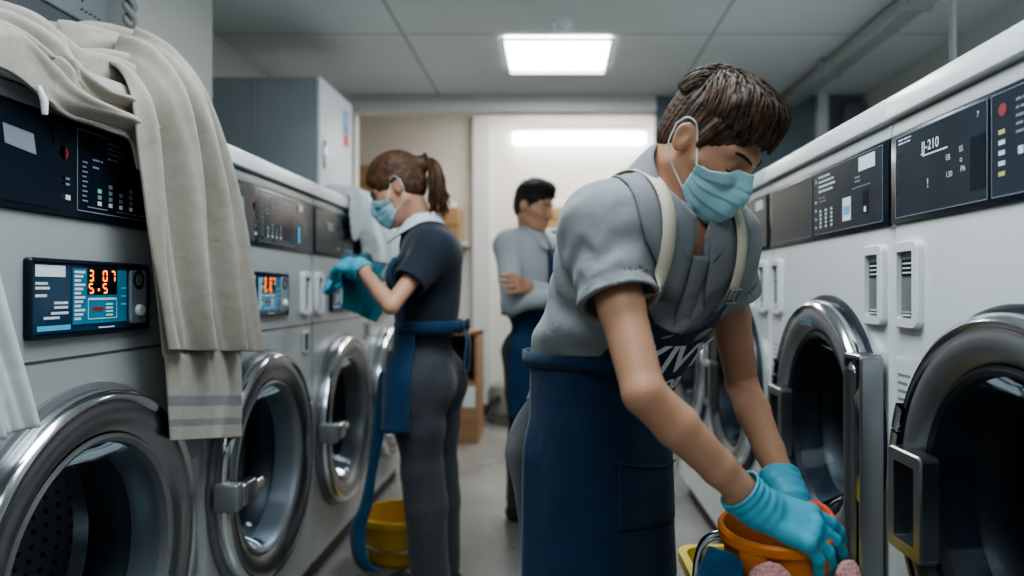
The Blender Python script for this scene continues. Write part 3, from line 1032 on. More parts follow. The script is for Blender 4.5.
class Person:
    """joints in the room; each *_sdf gives a distance to the bare or dressed figure"""
    def __init__(s, J, head_c, head_R, build=1.0, female=False, head_k=1.0):
        s.J = {k: np.asarray(v, float) for k, v in J.items()}
        s.hc = np.asarray(head_c, float); s.hR = head_R; s.b = build; s.female = female; s.hk = head_k
        J = s.J
        s.up = vnorm((J['SR'] + J['SL']) / 2 - J['waist'])
        r = vnorm(J['SR'] - J['SL'])
        s.right = r
        s.up = vnorm(s.up - r * np.dot(s.up, r))
        s.fwd = np.cross(s.up, r)
        s.ch = np.array([s.right, s.fwd, s.up])
        pr = vnorm(J['HR'] - J['HL'])
        pu = np.array((0, 0, 1.0)); pu = vnorm(pu - pr * np.dot(pu, pr))
        s.pf = np.cross(pu, pr)
        s.ph = np.array([pr, s.pf, pu])
        s.mid = (J['SR'] + J['SL']) / 2
        s.chest = J['waist'] + (s.mid - J['waist']) * 0.60
        s.head = head_sdf(s.hc, s.hR, s.hk)
        s.hands = {}
    def torso(s, P):
        J, b = s.J, s.b
        cw = (.158, .112, .185) if not s.female else (.138, .105, .17)
        d = ellip(P, s.chest, np.array(cw) * b, s.ch)
        d = smin(d, ellip(P, J['waist'], np.array((.142, .105, .13) if not s.female else (.125, .095, .12)) * b, s.ch), .06)
        d = smin(d, ellip(P, J['pelvis'], np.array((.150, .106, .115) if not s.female else (.158, .108, .12)) * b, s.ph), .06)
        nb = J['neck']
        for S in ('SR', 'SL'):
            d = smin(d, rcone(P, s.mid * .45 + nb * .55 - s.up * .03, J[S], .062 * b, .056 * b), .05)
            d = smin(d, ellip(P, s.chest + s.up * .07 + (J[S] - s.mid) * .62, np.array((.07, .085, .10)) * b, s.ch), .05)
        if s.female:
            for sg in (-1, 1):
                d = smin(d, ellip(P, s.chest + s.up * .0 + s.fwd * .075 + s.right * .06 * sg, (.058, .055, .058), s.ch), .03)
        for H, sg in (('HR', 1), ('HL', -1)):      # seat
            d = smin(d, ellip(P, J['pelvis'] - s.pf * (.042 if not s.female else .046) + s.ph[0] * .066 * sg - np.array((0, 0, .045)), ((.070, .068, .08) if not s.female else (.074, .068, .082)), s.ph), .04)
        return d
    def neck(s, P):
        a = s.J['neck'] - s.up * .02
        bq = s.hc + s.hR.T @ (np.array((0, -.026, -.045)) * s.hk)
        return rcone(P, a, bq, .060 * s.b if not s.female else .050, .055 if not s.female else .046)
    def arm(s, P, side, grow=0.0):
        J, b = s.J, s.b
        S, E, Wp = J['S' + side], J['E' + side], J['W' + side]
        m = E + (Wp - E) * .28
        k = .85 if s.female else 1.0
        return limb(P, [S, S + (E - S) * .5, E, m, E + (Wp - E) * .65, Wp], [.044 * b * k + grow, .0385 * b * k + grow, .0335 * b * k + grow, .0345 * b * k + grow, .0285 * b * k + grow, .0240 * b * k + grow], .008)
    def leg(s, P, side, grow=0.0):
        J, b = s.J, s.b
        H, K, A = J['H' + side], J['K' + side], J['A' + side]
        return limb(P, [H, H + (K - H) * .5, K, K + (A - K) * .3 - s.pf * .012, A], [.088 * b + grow, .075 * b + grow, .055 * b + grow, .055 * b + grow, .037 * b + grow], .015)
    def foot(s, P, side, grow=0.0):
        A = s.J['A' + side]
        d = s.J.get('F' + side, s.pf)
        h = A - np.array((0, 0, A[2] - .035)) - d * .03
        t = h + d * .17
        q = smin(rcone(P, A, h, .040 + grow, .036 + grow), rcone(P, h, t, .036 + grow, .030 + grow), .03)
        q = smin(q, rcone(P, t, t + d * .035, .036 + grow, .026 + grow), .03)
        return smax(q, (-P[:, 2] + .004 - grow * .3), .004)
    def body(s, P):
        d = smin(s.torso(P), s.neck(P), .035)
        for side in 'RL':
            d = smin(d, s.arm(P, side), .03)
            d = smin(d, s.leg(P, side), .03)
            d = smin(d, s.foot(P, side), .02)
        hd = s.head(P)
        d = smin(d, hd, .016)
        for hf in s.hands.values():
            d = smin(d, hf(P), .012)
        return d
    def bounds(s, pad=.13):
        A = np.array(list(s.J[k] for k in s.J if len(s.J[k]) == 3 and k[0] != 'F') + [s.hc])
        lo, hi = A.min(0) - pad - .06, A.max(0) + pad + .06
        lo[2] = -.012
        return lo, hi

def ribbon(name, P0, P1, m, parent, thick=.0025):
    """band between two polylines with a little thickness"""
    P0 = np.asarray(P0); P1 = np.asarray(P1)
    b = MB(); b.grid(np.stack([P0, (P0 + P1) / 2, P1], 1))
    o = b.build(name, m, parent)
    md = o.modifiers.new('t', 'SOLIDIFY'); md.thickness = thick; md.offset = 0
    return o

def push_out(f, P, off, it=6):
    P = np.asarray(P, np.float32).copy()
    for _ in range(it):
        d = f(P)
        m = d < off
        if not m.any(): break
        P[m] += grad(f, P[m]) * (off - d[m])[:, None]
    return P

def sheet(name, P, m, parent=None, thick=.002, closed=False, off=1.0):
    b = MB(); b.grid(P, closed_u=closed)
    o = b.build(name, m, parent, sharp=None)
    md = o.modifiers.new('t', 'SOLIDIFY'); md.thickness = thick; md.offset = off
    return o

def skirt_points(f, axis, fwd, z0, z1, a0, a1, nu, nv, off, fold=.006, nf=5, seed=0, flare=.0, drop=0.0):
    """cloth that lies on f at the top and hangs straight down from its widest line"""
    right = np.cross(fwd, (0, 0, 1.0))
    A = np.linspace(a0, a1, nu)
    G = np.zeros((nu, nv, 3))
    r = np.random.default_rng(seed)
    ph = r.random(4) * 6.28
    for i, a in enumerate(A):
        d = math.cos(a) * np.asarray(fwd) + math.sin(a) * right
        rmax = 0
        Z = np.linspace(z0 - drop * max(0.0, math.cos(a * 1.3)) if abs(a) < 1.2 else z0, z1, nv)
        O = np.array([np.array((axis[0], axis[1], z)) + d * .5 for z in Z])
        hit = march(f, O, np.tile(-d, (nv, 1)), off, 50, .5)
        rad = ((hit - np.array([(axis[0], axis[1], z) for z in Z])) @ d)
        for j, z in enumerate(Z):
            v = j / (nv - 1)
            rmax = max(rmax, rad[j])
            rr = rmax + flare * v + fold * v ** 1.2 * (math.sin(nf * a + ph[0] + .8 * v) + .5 * math.sin(2.3 * nf * a + ph[1] - v))
            G[i, j] = np.array((axis[0], axis[1], z)) + d * rr
    # smooth across the width so it hangs as one cloth
    for _ in range(3):
        G[1:-1] = (G[:-2] + 2 * G[1:-1] + G[2:]) / 4
    return G

def mask_part(p, m_mask, m_strap, parent):
    c, R, k = p.hc.astype(np.float32), p.hR.astype(np.float32), p.hk
    def W(l): return p.hc + p.hR.T @ (np.array(l) * k)
    def form(P):
        q = ((P - c) @ R.T) / k
        d = ellip(q, (0, .028, -.050), (.063, .070, .066))
        d = smin(d, rcone(q, (0, .090, -.002), (0, .108, -.040), .010, .012), .03)
        d = smin(d, rcone(q, (0, .090, -.075), (0, .068, -.104), .020, .022), .03)
        return np.minimum(d, p.head(P) / k - .0015) * k
    nu, nv = 61, 46
    G = np.zeros((nu, nv, 3))
    for i, al in enumerate(np.linspace(-1.22, 1.22, nu)):
        a = abs(al)
        zt = .006 - .030 * min(1, a / .9) ** 1.3 - .004 * max(0, a - .9)
        zb = -.112 + .034 * (a / 1.22) ** 2.2
        Z = np.linspace(zt, zb, nv)
        dl = np.array((math.sin(al), math.cos(al), 0))
        O = np.array([W(np.array((0, .012, z)) + dl * .25) for z in Z])
        dw = p.hR.T @ dl
        H = march(form, O, np.tile(-dw, (nv, 1)), .0022, 70, .3)
        v = np.linspace(0, 1, nv)
        fade = math.cos(min(1, a / 1.22) * PI / 2) ** .4
        pl = .0030 * fade * (np.abs(((v * 4.0 + .1) % 1.0) - .0) - .5) * (v > .14) * (v < .90)
        G[i] = H + dw * pl[:, None] * 1.0
    o = sheet('face_mask', G, m_mask, None, .0016)
    for sg in (1, -1):
        e = G[-1] if sg > 0 else G[0]
        b = MB()
        lo_ = [W(v) for v in ((.073 * sg, .010, .010), (.083 * sg, -.004, .030), (.0885 * sg, -.022, .030), (.090 * sg, -.032, .012))]
        b.tube(spline([e[1]] + lo_, 22), .0013, 6)
        l2 = [W(v) for v in ((.070 * sg, .0, -.058), (.078 * sg, -.012, -.044), (.085 * sg, -.028, -.026), (.090 * sg, -.033, .012))]
        b.tube(spline([e[-2]] + l2, 22), .0013, 6)
        q = b.build('ear_loop', m_strap, None); hang_part(o, q)
    b = MB(); b.tube([tuple(x) for x in G[3:-3, 0]], .0015, 6)
    hang_part(o, b.build('nose_edge', m_strap, None))
    return o

def hang_part(root_part, o):
    o.parent = root_part
    return o

def lock(b, pts, r, n=7, flat=.45):
    k = len(pts)
    rr = [r * math.sin(PI * min(1, .22 + .78 * (1 - i / (k - 1)))) ** .8 if i else r * .5 for i in range(k)]
    rr[-1] = r * .06
    b.tube([tuple(p) for p in pts], rr, n, flat=flat)

def spline(pts, n):
    pts = np.asarray(pts, float)
    out = []
    m = len(pts)
    for t in np.linspace(0, m - 1 - 1e-6, n):
        i = int(t); u = t - i
        p0 = pts[max(i - 1, 0)]; p1 = pts[i]; p2 = pts[min(i + 1, m - 1)]; p3 = pts[min(i + 2, m - 1)]
        out.append(.5 * ((2 * p1) + (-p0 + p2) * u + (2 * p0 - 5 * p1 + 4 * p2 - p3) * u * u + (-p0 + 3 * p1 - 3 * p2 + p3) * u ** 3))
    return np.array(out)

def hair_mat(name, c0, c1):
    m = mat(name, c0, 0.55, spec=0.35, var=0.3, vscale=30)
    N, L = nodes_of(m)
    b = N['Principled BSDF']
    r = [n for n in N if n.type == 'VALTORGB'][0]
    r.color_ramp.elements[0].color = (*c0, 1); r.color_ramp.elements[1].color = (*c1, 1)
    n = [n for n in N if n.type == 'TEX_NOISE'][0]
    n.inputs['Scale'].default_value = 55
    n.inputs['Detail'].default_value = 6
    n2 = N.new('ShaderNodeTexNoise'); n2.inputs['Scale'].default_value = 260; n2.inputs['Detail'].default_value = 2
    tc = [x for x in N if x.type == 'TEX_COORD'][0]
    L.new(tc.outputs['Object'], n2.inputs['Vector'])
    bp = N.new('ShaderNodeBump'); bp.inputs['Strength'].default_value = .5; bp.inputs['Distance'].default_value = .002
    L.new(n2.outputs['Fac'], bp.inputs['Height']); L.new(bp.outputs['Normal'], b.inputs['Normal'])
    return m

def brow_lash(p, m, parent, lash=True):
    def W(l): return p.hc + p.hR.T @ (np.array(l) * p.hk)
    for sg in (1, -1):
        b = MB()
        xs = np.linspace(.012, .050, 12)
        O = np.array([W((x * sg, .2, .021 + .006 * math.sin((x - .012) / .038 * 2.2))) for x in xs])
        H = march(p.head, O, np.tile(-p.hR[1], (len(xs), 1)), .0005, 60, .3)
        b.tube([tuple(h) for h in H], [.0012 + .0017 * math.sin(PI * (i + .6) / 12.5) for i in range(12)], 8, flat=.9)
        b.build('eyebrow', m, parent)
        if lash:
            b = MB()
            xs = np.linspace(.0165, .0465, 12)
            O = np.array([W((x * sg, .2, -.006 - .0035 * math.sin((x - .0165) / .03 * PI))) for x in xs])
            H = march(p.head, O, np.tile(-p.hR[1], (len(xs), 1)), .0006, 60, .3)
            b.tube([tuple(h) for h in H], [.0005 + .0014 * math.sin(PI * (i + .5) / 12) for i in range(12)], 6)
            b.build('eyelash', m, parent)

def glove_part(p, hf_grow, wr, E, m, parent, h, rc=.031, ln=.045, name='glove', rip=0.0):
    wr = np.asarray(wr, float); ax = vnorm(np.asarray(E, float) - wr)
    c0 = wr + ax * ln
    def f(P):
        d = hf_grow(P)
        cone = rcone(P, wr + ax * (-.01), wr + ax * (ln + .02), rc - .003, rc + .004)
        t = (P - wr.astype(np.float32)) @ ax.astype(np.float32)
        cone = cone + rip * np.sin(t * 420 + 2.0 * vnoise(P, 40, 3)) 
        cone = smin(cone, -np.sqrt(np.maximum((t - ln) ** 2, 0)) * -1 + 10, .001)
        d = smin(d, cone, .012)
        d = np.maximum(d, t - ln)
        inner = rcone(P, wr - ax * .0, wr + ax * (ln + .04), rc - .0055, rc + .0015)
        d = np.maximum(d, -np.maximum(inner, -(t - ln * .55)))
        return d
    lo = np.minimum(wr, wr + ax * ln) - .20; hi = np.maximum(wr, wr + ax * ln) + .20
    o = sdf_obj(name, f, lo, hi, h, m, parent)
    return o

# person materials
M_skin = skin_mat('skin', (0.50, 0.272, 0.172))
M_skin_f = skin_mat('skin_fair', (0.52, 0.285, 0.19))
M_mask = fabric('mask_blue', (0.36, 0.60, 0.68), 0.8, 1400, .12, .04)
M_maskw = mat('mask_white', (0.72, 0.78, 0.80), 0.7)
M_glove = mat('glove_nitrile', (0.085, 0.42, 0.56), 0.45, spec=0.5, var=0.10, vscale=25, bump=.35, bscale=90)
M_shirt = fabric('shirt_grey', (0.235, 0.243, 0.258), 0.85, 1300, .15, .05, fold=.25, fscale=16)
M_shirt_d = fabric('shirt_grey_trim', (0.195, 0.203, 0.218), 0.85, 1300, .15, .05)
M_apron = fabric('apron_navy', (0.006, 0.026, 0.066), 0.78, 1100, .2, .15, fold=.3, fscale=9)
M_apron_l = fabric('apron_blue', (0.007, 0.040, 0.100), 0.75, 900, .2, .12)
M_strap_c = fabric('strap_cream', (0.62, 0.56, 0.44), 0.85, 1500, .3, .06)
M_logo = mat('logo_white', (0.75, 0.77, 0.78), 0.6)
M_trou = fabric('trousers_charcoal', (0.042, 0.044, 0.049), 0.85, 1000, .2, .10, fold=.25, fscale=12)
M_trou_g = fabric('trousers_grey', (0.048, 0.051, 0.060), 0.85, 900, .2, .10, fold=.3, fscale=12)
M_tee = fabric('tee_navy', (0.018, 0.026, 0.038), 0.85, 900, .15, .08)
M_collarw = fabric('collar_white', (0.62, 0.66, 0.68), 0.8, 900, .1, .03)
M_shirt_l = fabric('shirt_pale', (0.44, 0.47, 0.49), 0.85, 900, .12, .04)
M_shoe = mat('shoe_black', (0.02, 0.02, 0.022), 0.45)
M_hair_b = hair_mat('hair_brown', (0.024, 0.0140, 0.0095), (0.105, 0.059, 0.036))
M_hair_w = hair_mat('hair_chestnut', (0.030, 0.015, 0.009), (0.15, 0.072, 0.036))
M_hair_d = hair_mat('hair_black', (0.008, 0.007, 0.007), (0.025, 0.02, 0.017))
M_brow = mat('brow_hair', (0.022, 0.012, 0.008), 0.7)

def trousers_part(p, m, parent, h, waist_z, grow=.012, seed=1):
    def f(P):
        d = p.torso(P)
        for s_ in 'RL':
            l = p.leg(P, s_, grow * .6)
            # cloth hangs straighter than the calf
            l = smin(l, limb(P, [p.J['K' + s_], p.J['A' + s_] + np.array((0, 0, .02))], [.066 * p.b, .060 * p.b]), .03)
            d = smin(d, l, .025)
        d = d - grow * .6 + .0045 * vnoise(P * np.array((1, 1, .55), np.float32), 34, seed) * np.clip((waist_z - P[:, 2]) * 6, .1, 1)
        d = np.maximum(d, P[:, 2] - waist_z)
        foot = np.minimum(P[:, 2] - .055, 1)
        return np.maximum(d, -foot)
    lo, hi = p.bounds(); hi[2] = waist_z + .03
    return sdf_obj('trousers', f, lo, hi, h, m, parent)

def shoes_part(p, m, parent, h):
    for s_ in 'RL':
        A = p.J['A' + s_]
        lo = A - .28; hi = A + .28; lo[2] = -.012; hi[2] = .14
        sdf_obj('shoe', lambda P: np.maximum(p.foot(P, s_, .007), P[:, 2] - .105), lo, hi, h, m, parent)
# ================================================================ things in the room
M_steel_d = mat('cabinet_grey', (0.31, 0.345, 0.37), 0.45, metal=0.3, var=0.10, vscale=1.5, rvar=0.08)
M_cab_f = mat('cabinet_front', (0.58, 0.61, 0.61), 0.4, var=0.03)
M_card = mat('cardboard', (0.36, 0.22, 0.115), 0.85, var=0.10, vscale=8)
M_card_d = mat('cardboard_edge', (0.24, 0.145, 0.075), 0.85, var=0.1)
M_wood = mat('brown_board', (0.33, 0.19, 0.10), 0.6, var=0.18, vscale=5, stretch=(1, 1, 9))
M_dark = mat('niche_dark', (0.02, 0.02, 0.022), 0.8)
M_paper = mat('paper', (0.7, 0.7, 0.68), 0.8)
M_linen = fabric('linen_towel', (0.325, 0.293, 0.25), 0.95, 1500, .3, .07, 40, sheen=.25, fold=.12, fscale=20)
M_wcloth = fabric('white_cotton', (0.66, 0.68, 0.70), 0.9, 700, .25, .05, 10, fold=.25, fscale=18)
M_wcloth2 = fabric('white_sheet', (0.50, 0.52, 0.52), 0.9, 700, .25, .06, 10, fold=.2, fscale=14)
M_tealc = fabric('teal_cloth', (0.010, 0.115, 0.15), 0.9, 800, .25, .1, 10)
M_bluec = fabric('blue_cloth', (0.008, 0.075, 0.16), 0.92, 500, .4, .15, 14)
M_pinkc = fabric('pink_cloth', (0.60, 0.30, 0.30), 0.95, 300, .6, .12, 30)
M_yellow = mat('yellow_plastic', (0.62, 0.36, 0.015), 0.42, var=0.10, vscale=4)
M_yellow2 = mat('yellow_pale_plastic', (0.62, 0.46, 0.06), 0.42, var=0.10, vscale=4)
M_orange = mat('orange_plastic', (0.72, 0.20, 0.01), 0.4, var=0.06, vscale=8, sss=0.0)
M_orange_d = mat('orange_strap', (0.80, 0.10, 0.03), 0.45)
M_black = mat('black_plastic', (0.02, 0.02, 0.022), 0.5)

# --- grey steel cabinet on the left machines
t = empty('steel_cabinet', (-1.15, 3.55, 1.49), 'grey steel cabinet with pale door standing on top of the left machines', 'cabinet')
b = MB(); b.box(-.56, -.022, .0, .57, .0, .66, bev=.004); b.box(-.33, -.30, -.008, .004, .01, .65); b.build('carcass', M_steel_d, t)
b = MB(); b.box(-.02, .0, -.002, .572, .0, .668, bev=.004); d = b.build('door', M_cab_f, t)
b = MB(); b.quad((.0015, .40, .48), (.0015, .50, .48), (.0015, .50, .60), (.0015, .40, .60)); b.build('notice', mat('notice_blue', (.02, .16, .42), .5), d)
b = MB(); b.quad((.0015, .40, .405), (.0015, .50, .405), (.0015, .50, .475), (.0015, .40, .475)); b.build('warning_label', mat('notice_red', (.45, .03, .04), .5), d)
b = MB()
for i in range(4): b.quad((.0025, .415, .585 - i * .02), (.0025, .485, .585 - i * .02), (.0025, .485, .580 - i * .02), (.0025, .415, .580 - i * .02))
b.build('notice_print', M_print, d)
b = MB(); b.box(.0, .014, .05, .065, .22, .36, bev=.003); b.build('handle', M_chrome, d)

# --- grey carton with a line drawing and a hanging cord, behind the towel
M_cart = mat('grey_carton', (0.16, 0.175, 0.185), 0.7, var=0.08)
M_cart_d = mat('grey_carton_dark', (0.055, 0.065, 0.072), 0.7)
t = empty('storage_carton', (-1.27, 1.46, 1.49), 'dark grey carton with a black line drawing behind the draped towel', 'box')
b = MB(); b.box(-.22, .0, .0, .60, .0, .33, bev=.006); b.build('lower_band', M_cart_d, t)
b = MB(); b.box(-.215, .004, .006, .594, .332, .74, bev=.006); u_ = b.build('upper_face', M_cart, t)
b = MB()
def cpt(y, z): return (.0055, y, z)
b.tube([cpt(.49 + .045 * math.cos(x), .492 + .022 * math.sin(x)) for x in np.linspace(0, 2 * PI, 30)], .0022, 6)
b.tube([cpt(.49, .470), cpt(.485, .43), cpt(.475, .385)], .0022, 6)
b.tube([cpt(.42, .50), cpt(.45, .475), cpt(.49, .470), cpt(.54, .485), cpt(.57, .51)], .0022, 6)
for i in range(5): b.tube([cpt(.47 + .018 * i, .362), cpt(.478 + .018 * i, .366)], .002, 6)
b.build('drawing', M_black, u_)
b = MB()
pts = [(-1.24, 2.11, ZC - .001 - i * .01) for i in range(59)]
for ph in (0, PI):
    b.tube([(x + .011 * math.cos(i * .8 + ph), y + .011 * math.sin(i * .8 + ph), z) for i, (x, y, z) in enumerate(pts)], .010, 7)
tag(b.build('hanging_cord', mat('cord_grey', (.22, .23, .23), .8)), 'twisted grey cord hanging from the ceiling beside the dark carton', 'cord')

# --- draped linen towel
t = empty('linen_towel', (-.88, 1.5, 1.49), 'beige linen towel draped over the near left machines', 'towel')
def LX_(px, py, X): return np.array((X, -X * FPX / (553 - px), CAMZ - (py - 290) * (-X) / (553 - px)))
def drape(name, L, Uu, nf, amp, m, nt=120, nu=70, seed=0, thick=.006, damp=None, sharpf=1.0):
    L = spline(L, nt); Uu = spline(Uu, nt)
    r = np.random.default_rng(seed); ph = r.random(6) * 6.28
    G = np.zeros((nt, nu, 3))
    for i in range(nt):
        tt = i / (nt - 1)
        tl = L[min(i + 1, nt - 1)] - L[max(i - 1, 0)] + Uu[min(i + 1, nt - 1)] - Uu[max(i - 1, 0)]
        wd = Uu[i] - L[i]
        nrm = vnorm(np.cross(tl, wd))
        if nrm[0] < 0: nrm = -nrm
        for j in range(nu):
            s = j / (nu - 1)
            w_ = math.sin(PI * s) ** .5
            A = amp if damp is None else amp * np.interp(tt, *damp)
            x = s * nf * 2 * PI + ph[0] + 1.2 * math.sin(2.2 * tt * PI + ph[1]) * (1 - .5 * tt)
            f = (math.sin(x) + .45 * math.sin(1.9 * x + ph[2] + 2.0 * tt) + .25 * math.sin(3.7 * x + ph[3] - 3 * tt))
            f = math.copysign(abs(f) ** sharpf, f)
            bulge = .35 * math.sin(PI * s)
            G[i, j] = L[i] + wd * s + nrm * A * (f * w_ + bulge)
    inside = (G[..., 0] < -.845) & (G[..., 2] < 1.508)
    dx, dz = -.845 - G[..., 0], 1.508 - G[..., 2]
    G[..., 0] = np.where(inside & (dx <= dz), -.845, G[..., 0]); G[..., 2] = np.where(inside & (dx > dz), 1.508, G[..., 2])
    G[..., 0] = np.where((G[..., 2] < .96) & (G[..., 0] < -.818) & (G[..., 2] > .3), -.818, G[..., 0])
    b = MB(); b.grid(G)
    o = b.build(name, m, t, sharp=None)
    o.matrix_parent_inverse = Matrix.Translation(-Vector(t.location))
    md = o.modifiers.new('t', 'SOLIDIFY'); md.thickness = thick; md.offset = 0
    md = o.modifiers.new('s', 'SUBSURF'); md.levels = 1; md.render_levels = 1
    return o
# long hanging fall, from the pile on the lid down over the fronts of the first two machines
drape('front_fall', [LX_(100, 60, -.93), LX_(120, 72, -.87), LX_(133, 105, -.82), LX_(140, 165, -.81), LX_(148, 235, -.805), LX_(160, 300, -.80), LX_(168, 350, -.80)],
      [LX_(150, 38, -1.02), LX_(176, 58, -.93), LX_(200, 90, -.86), LX_(222, 145, -.83), LX_(240, 215, -.82), LX_(252, 285, -.815), LX_(262, 352, -.81)],
      3.4, .030, M_linen, 120, 110, 3, .007, ((0, .2, .6, 1), (.8, 1, 1, .75)), .85)
# under layer, longer, with woven bands
lay = drape('under_fall', [LX_(140, 150, -.828), LX_(150, 240, -.828), LX_(160, 330, -.824), LX_(166, 390, -.820), LX_(170, 441, -.816)],
      [LX_(215, 150, -.832), LX_(226, 240, -.830), LX_(236, 330, -.826), LX_(240, 390, -.822), LX_(241, 437, -.818)],
      1.6, .007, M_linen, 90, 50, 8, .006)
# woven grey bands near its lower end
M_band = fabric('linen_band', (0.20, 0.20, 0.195), 0.95, 620, .5, .1, 26)
me = lay.data; me.materials.append(M_band)
for p_ in me.polygons:
    i = p_.index // 49
    tt = i / 89
    if .775 < tt < .815 or .875 < tt < .91: p_.material_index = 1
# rope-like twist lying over the lid edge towards the left, and the heap behind it
drape('twisted_end', [LX_(-60, 58, -.845), LX_(0, 68, -.845), LX_(40, 96, -.845), LX_(70, 116, -.84), LX_(105, 128, -.835), LX_(132, 140, -.83), LX_(140, 170, -.825)],
      [LX_(-60, 8, -.98), LX_(2, 6, -.97), LX_(42, 22, -.96), LX_(60, 58, -.90), LX_(85, 84, -.875), LX_(118, 92, -.86), LX_(148, 112, -.85)],
      2.3, .030, M_linen, 120, 70, 5, .008, ((0, .5, 1), (1, 1, .6)), .8)
drape('heap', [LX_(56, 62, -.90), LX_(75, 86, -.885), LX_(100, 96, -.87), LX_(126, 118, -.855), LX_(144, 146, -.84)],
      [LX_(60, 46, -1.12), LX_(84, 30, -1.12), LX_(120, 33, -1.06), LX_(165, 50, -.97), LX_(200, 98, -.87)],
      3.2, .036, M_linen, 110, 90, 12, .008, None, .8)
drape('heap_back', [LX_(44, 60, -1.02), LX_(64, 66, -1.0), LX_(90, 76, -.98), LX_(120, 90, -.95)],
      [LX_(30, 22, -1.16), LX_(70, 27, -1.16), LX_(110, 31, -1.12), LX_(158, 46, -1.04)],
      1.6, .018, M_linen, 70, 50, 15, .010)
b = MB(); b.tube([(-.834, 1.167, 1.43), (-.826, 1.169, 1.407), (-.826, 1.170, 1.385)], [.004, .006, .0045], 14); o = b.build('toggle', M_wcloth, t); o.matrix_parent_inverse = Matrix.Translation(-Vector(t.location))

# --- white sheet hanging at the left edge of the view
t = empty('white_sheet', (-.85, 1.0, 1.49), 'pale white sheet hanging over the front of the nearest left machine', 'sheet')
drape('cloth', [np.array((-.95, .70, 1.52)), np.array((-.862, .70, 1.515)), np.array((-.835, .72, 1.45)), np.array((-.825, .80, 1.20)), np.array((-.82, .90, .88))],
      [np.array((-.95, .98, 1.52)), np.array((-.862, .985, 1.515)), np.array((-.835, 1.00, 1.45)), np.array((-.825, 1.045, 1.20)), np.array((-.81, 1.135, .885))],
      2.6, .012, M_wcloth2, 80, 60, 21, .005)

# --- white laundry heaped on the third and fourth machines
t = empty('white_laundry', (-.88, 3.2, 1.49), 'heap of white laundry spilling over the machines in front of the woman', 'laundry')
def lump(P):
    d = ellip(P, (-.99, 3.50, 1.51), (.13, .36, .075))
    d = smin(d, ellip(P, (-.865, 3.16, 1.42), (.045, .15, .13)), .05)
    d = smin(d, ellip(P, (-.855, 3.42, 1.34), (.05, .24, .20)), .05)
    d = smin(d, ellip(P, (-.82, 3.70, 1.27), (.07, .26, .22)), .05)
    n1 = vnoise(P, 14, 41)
    q = P[:, 1] * 26 + P[:, 2] * 9 + 2.2 * n1
    d = d + .014 * np.sin(q) + .010 * n1 + .004 * np.sin(q * 2.3)
    d = np.maximum(d, -np.maximum(P[:, 0] + .856, P[:, 2] - 1.495))
    return np.maximum(d, -np.maximum(P[:, 0] + 1.12, 3.52 - P[:, 1]))
o = sdf_obj('cloth', lump, (-1.3, 2.6, .98), (-.68, 4.05, 1.75), .010, M_wcloth); o.parent = t; o.matrix_parent_inverse = Matrix.Translation(-Vector(t.location))

# --- teal cloth in the woman's hands
t = empty('teal_cloth', (-.70, 2.45, 1.1), 'dark teal cloth held in the gloved hands of the woman', 'cloth')
drape('cloth', [np.array((-.60, 2.62, 1.195)), np.array((-.60, 2.52, 1.15)), np.array((-.57, 2.46, 1.06)), np.array((-.60, 2.44, .99))],
      [np.array((-.74, 2.62, 1.235)), np.array((-.745, 2.52, 1.205)), np.array((-.72, 2.46, 1.12)), np.array((-.715, 2.44, 1.04))], 1.6, .012, M_tealc, 50, 30, 33, .006)

# --- yellow bucket with a blue cloth strip by the woman's feet
def pail(name, label, cat, loc, r0, r1, h, m, group=None, lip=.012, squash=1.0, n=56):
    t = empty(name, loc, label, cat, group)
    b = MB()
    b.lathe([(0, .0), (r0 - .01, .0), (r0, .008), (r1, h - .03), (r1 + lip, h - .028), (r1 + lip, h - .004), (r1 + lip - .004, h), (r1 - .004, h), (r1 - .006, h - .02), (r0 - .004, .014), (0, .012)], 0, 0, n)
    # profile was turned about y: stand it up
    b.v = [(x, z * squash, y) for x, y, z in b.v]
    b.build('shell', m, t)
    return t
bx = U(405, 545, 2.97)
t = pail('yellow_bucket', 'yellow plastic bucket on the floor behind the legs of the woman', 'bucket', (float(bx[0]), 2.97, 0.0), .145, .182, .19, M_yellow, None, .012, .9)
b = MB()
for i in range(16):
    pass
b.tube([( .182 * math.cos(a), -.03 + .05 * 0 - .165 * math.sin(a) * .55 - .06, .17 - .09 * math.sin(a)) for a in np.linspace(0, PI, 24)], .004, 8)
b.build('handle', M_chrome, t)
for sg in (-1, 1):
    b = MB(); b.box(sg * .178 - .012, sg * .178 + .012, -.10, -.06, .145, .185, bev=.004); b.build('ear', M_yellow, t)
tb = t
cl = spline([U(386, 372, 2.60), U(380, 420, 2.60), U(372, 470, 2.58), U(366, 505, 2.58), U(358, 530, 2.60), U(361, 560, 2.60), U(372, 571, 2.61)], 60)
wv = np.array([vnorm((.9, -.35, .1)) * (.020 + .010 * math.sin(6 * i / 60 + 1) ** 2 + .014 * max(0, i - 34) / 26) for i in range(60)])
rp = ribbon('blue_cloth_strip', cl - wv, cl + wv, M_bluec, None, .006)
tag(rp, 'long blue cloth strip hanging down to the yellow bucket by the woman', 'cloth')

# --- small wooden cabinet at the back, boxes on the wall shelf
t = empty('wooden_cabinet', (-.665, 5.15, 0), 'small brown wooden cabinet with an open dark niche behind the woman', 'cabinet')
b = MB()
b.box(-.24, .13, 0, .40, .0, .44); b.box(-.24, -.22, 0, .40, .44, .80); b.box(.105, .13, 0, .40, .44, .80); b.box(-.24, .13, 0.0, .40, .78, .805); b.box(-.22, .105, .37, .40, .44, .78)
b.build('carcass', M_wood, t)
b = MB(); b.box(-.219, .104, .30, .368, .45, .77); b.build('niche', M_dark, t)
b = MB(); b.quad((.02, -.004, .26), (.11, -.004, .26), (.11, -.004, .41), (.02, -.004, .41)); b.build('paper_notice', M_paper, t)

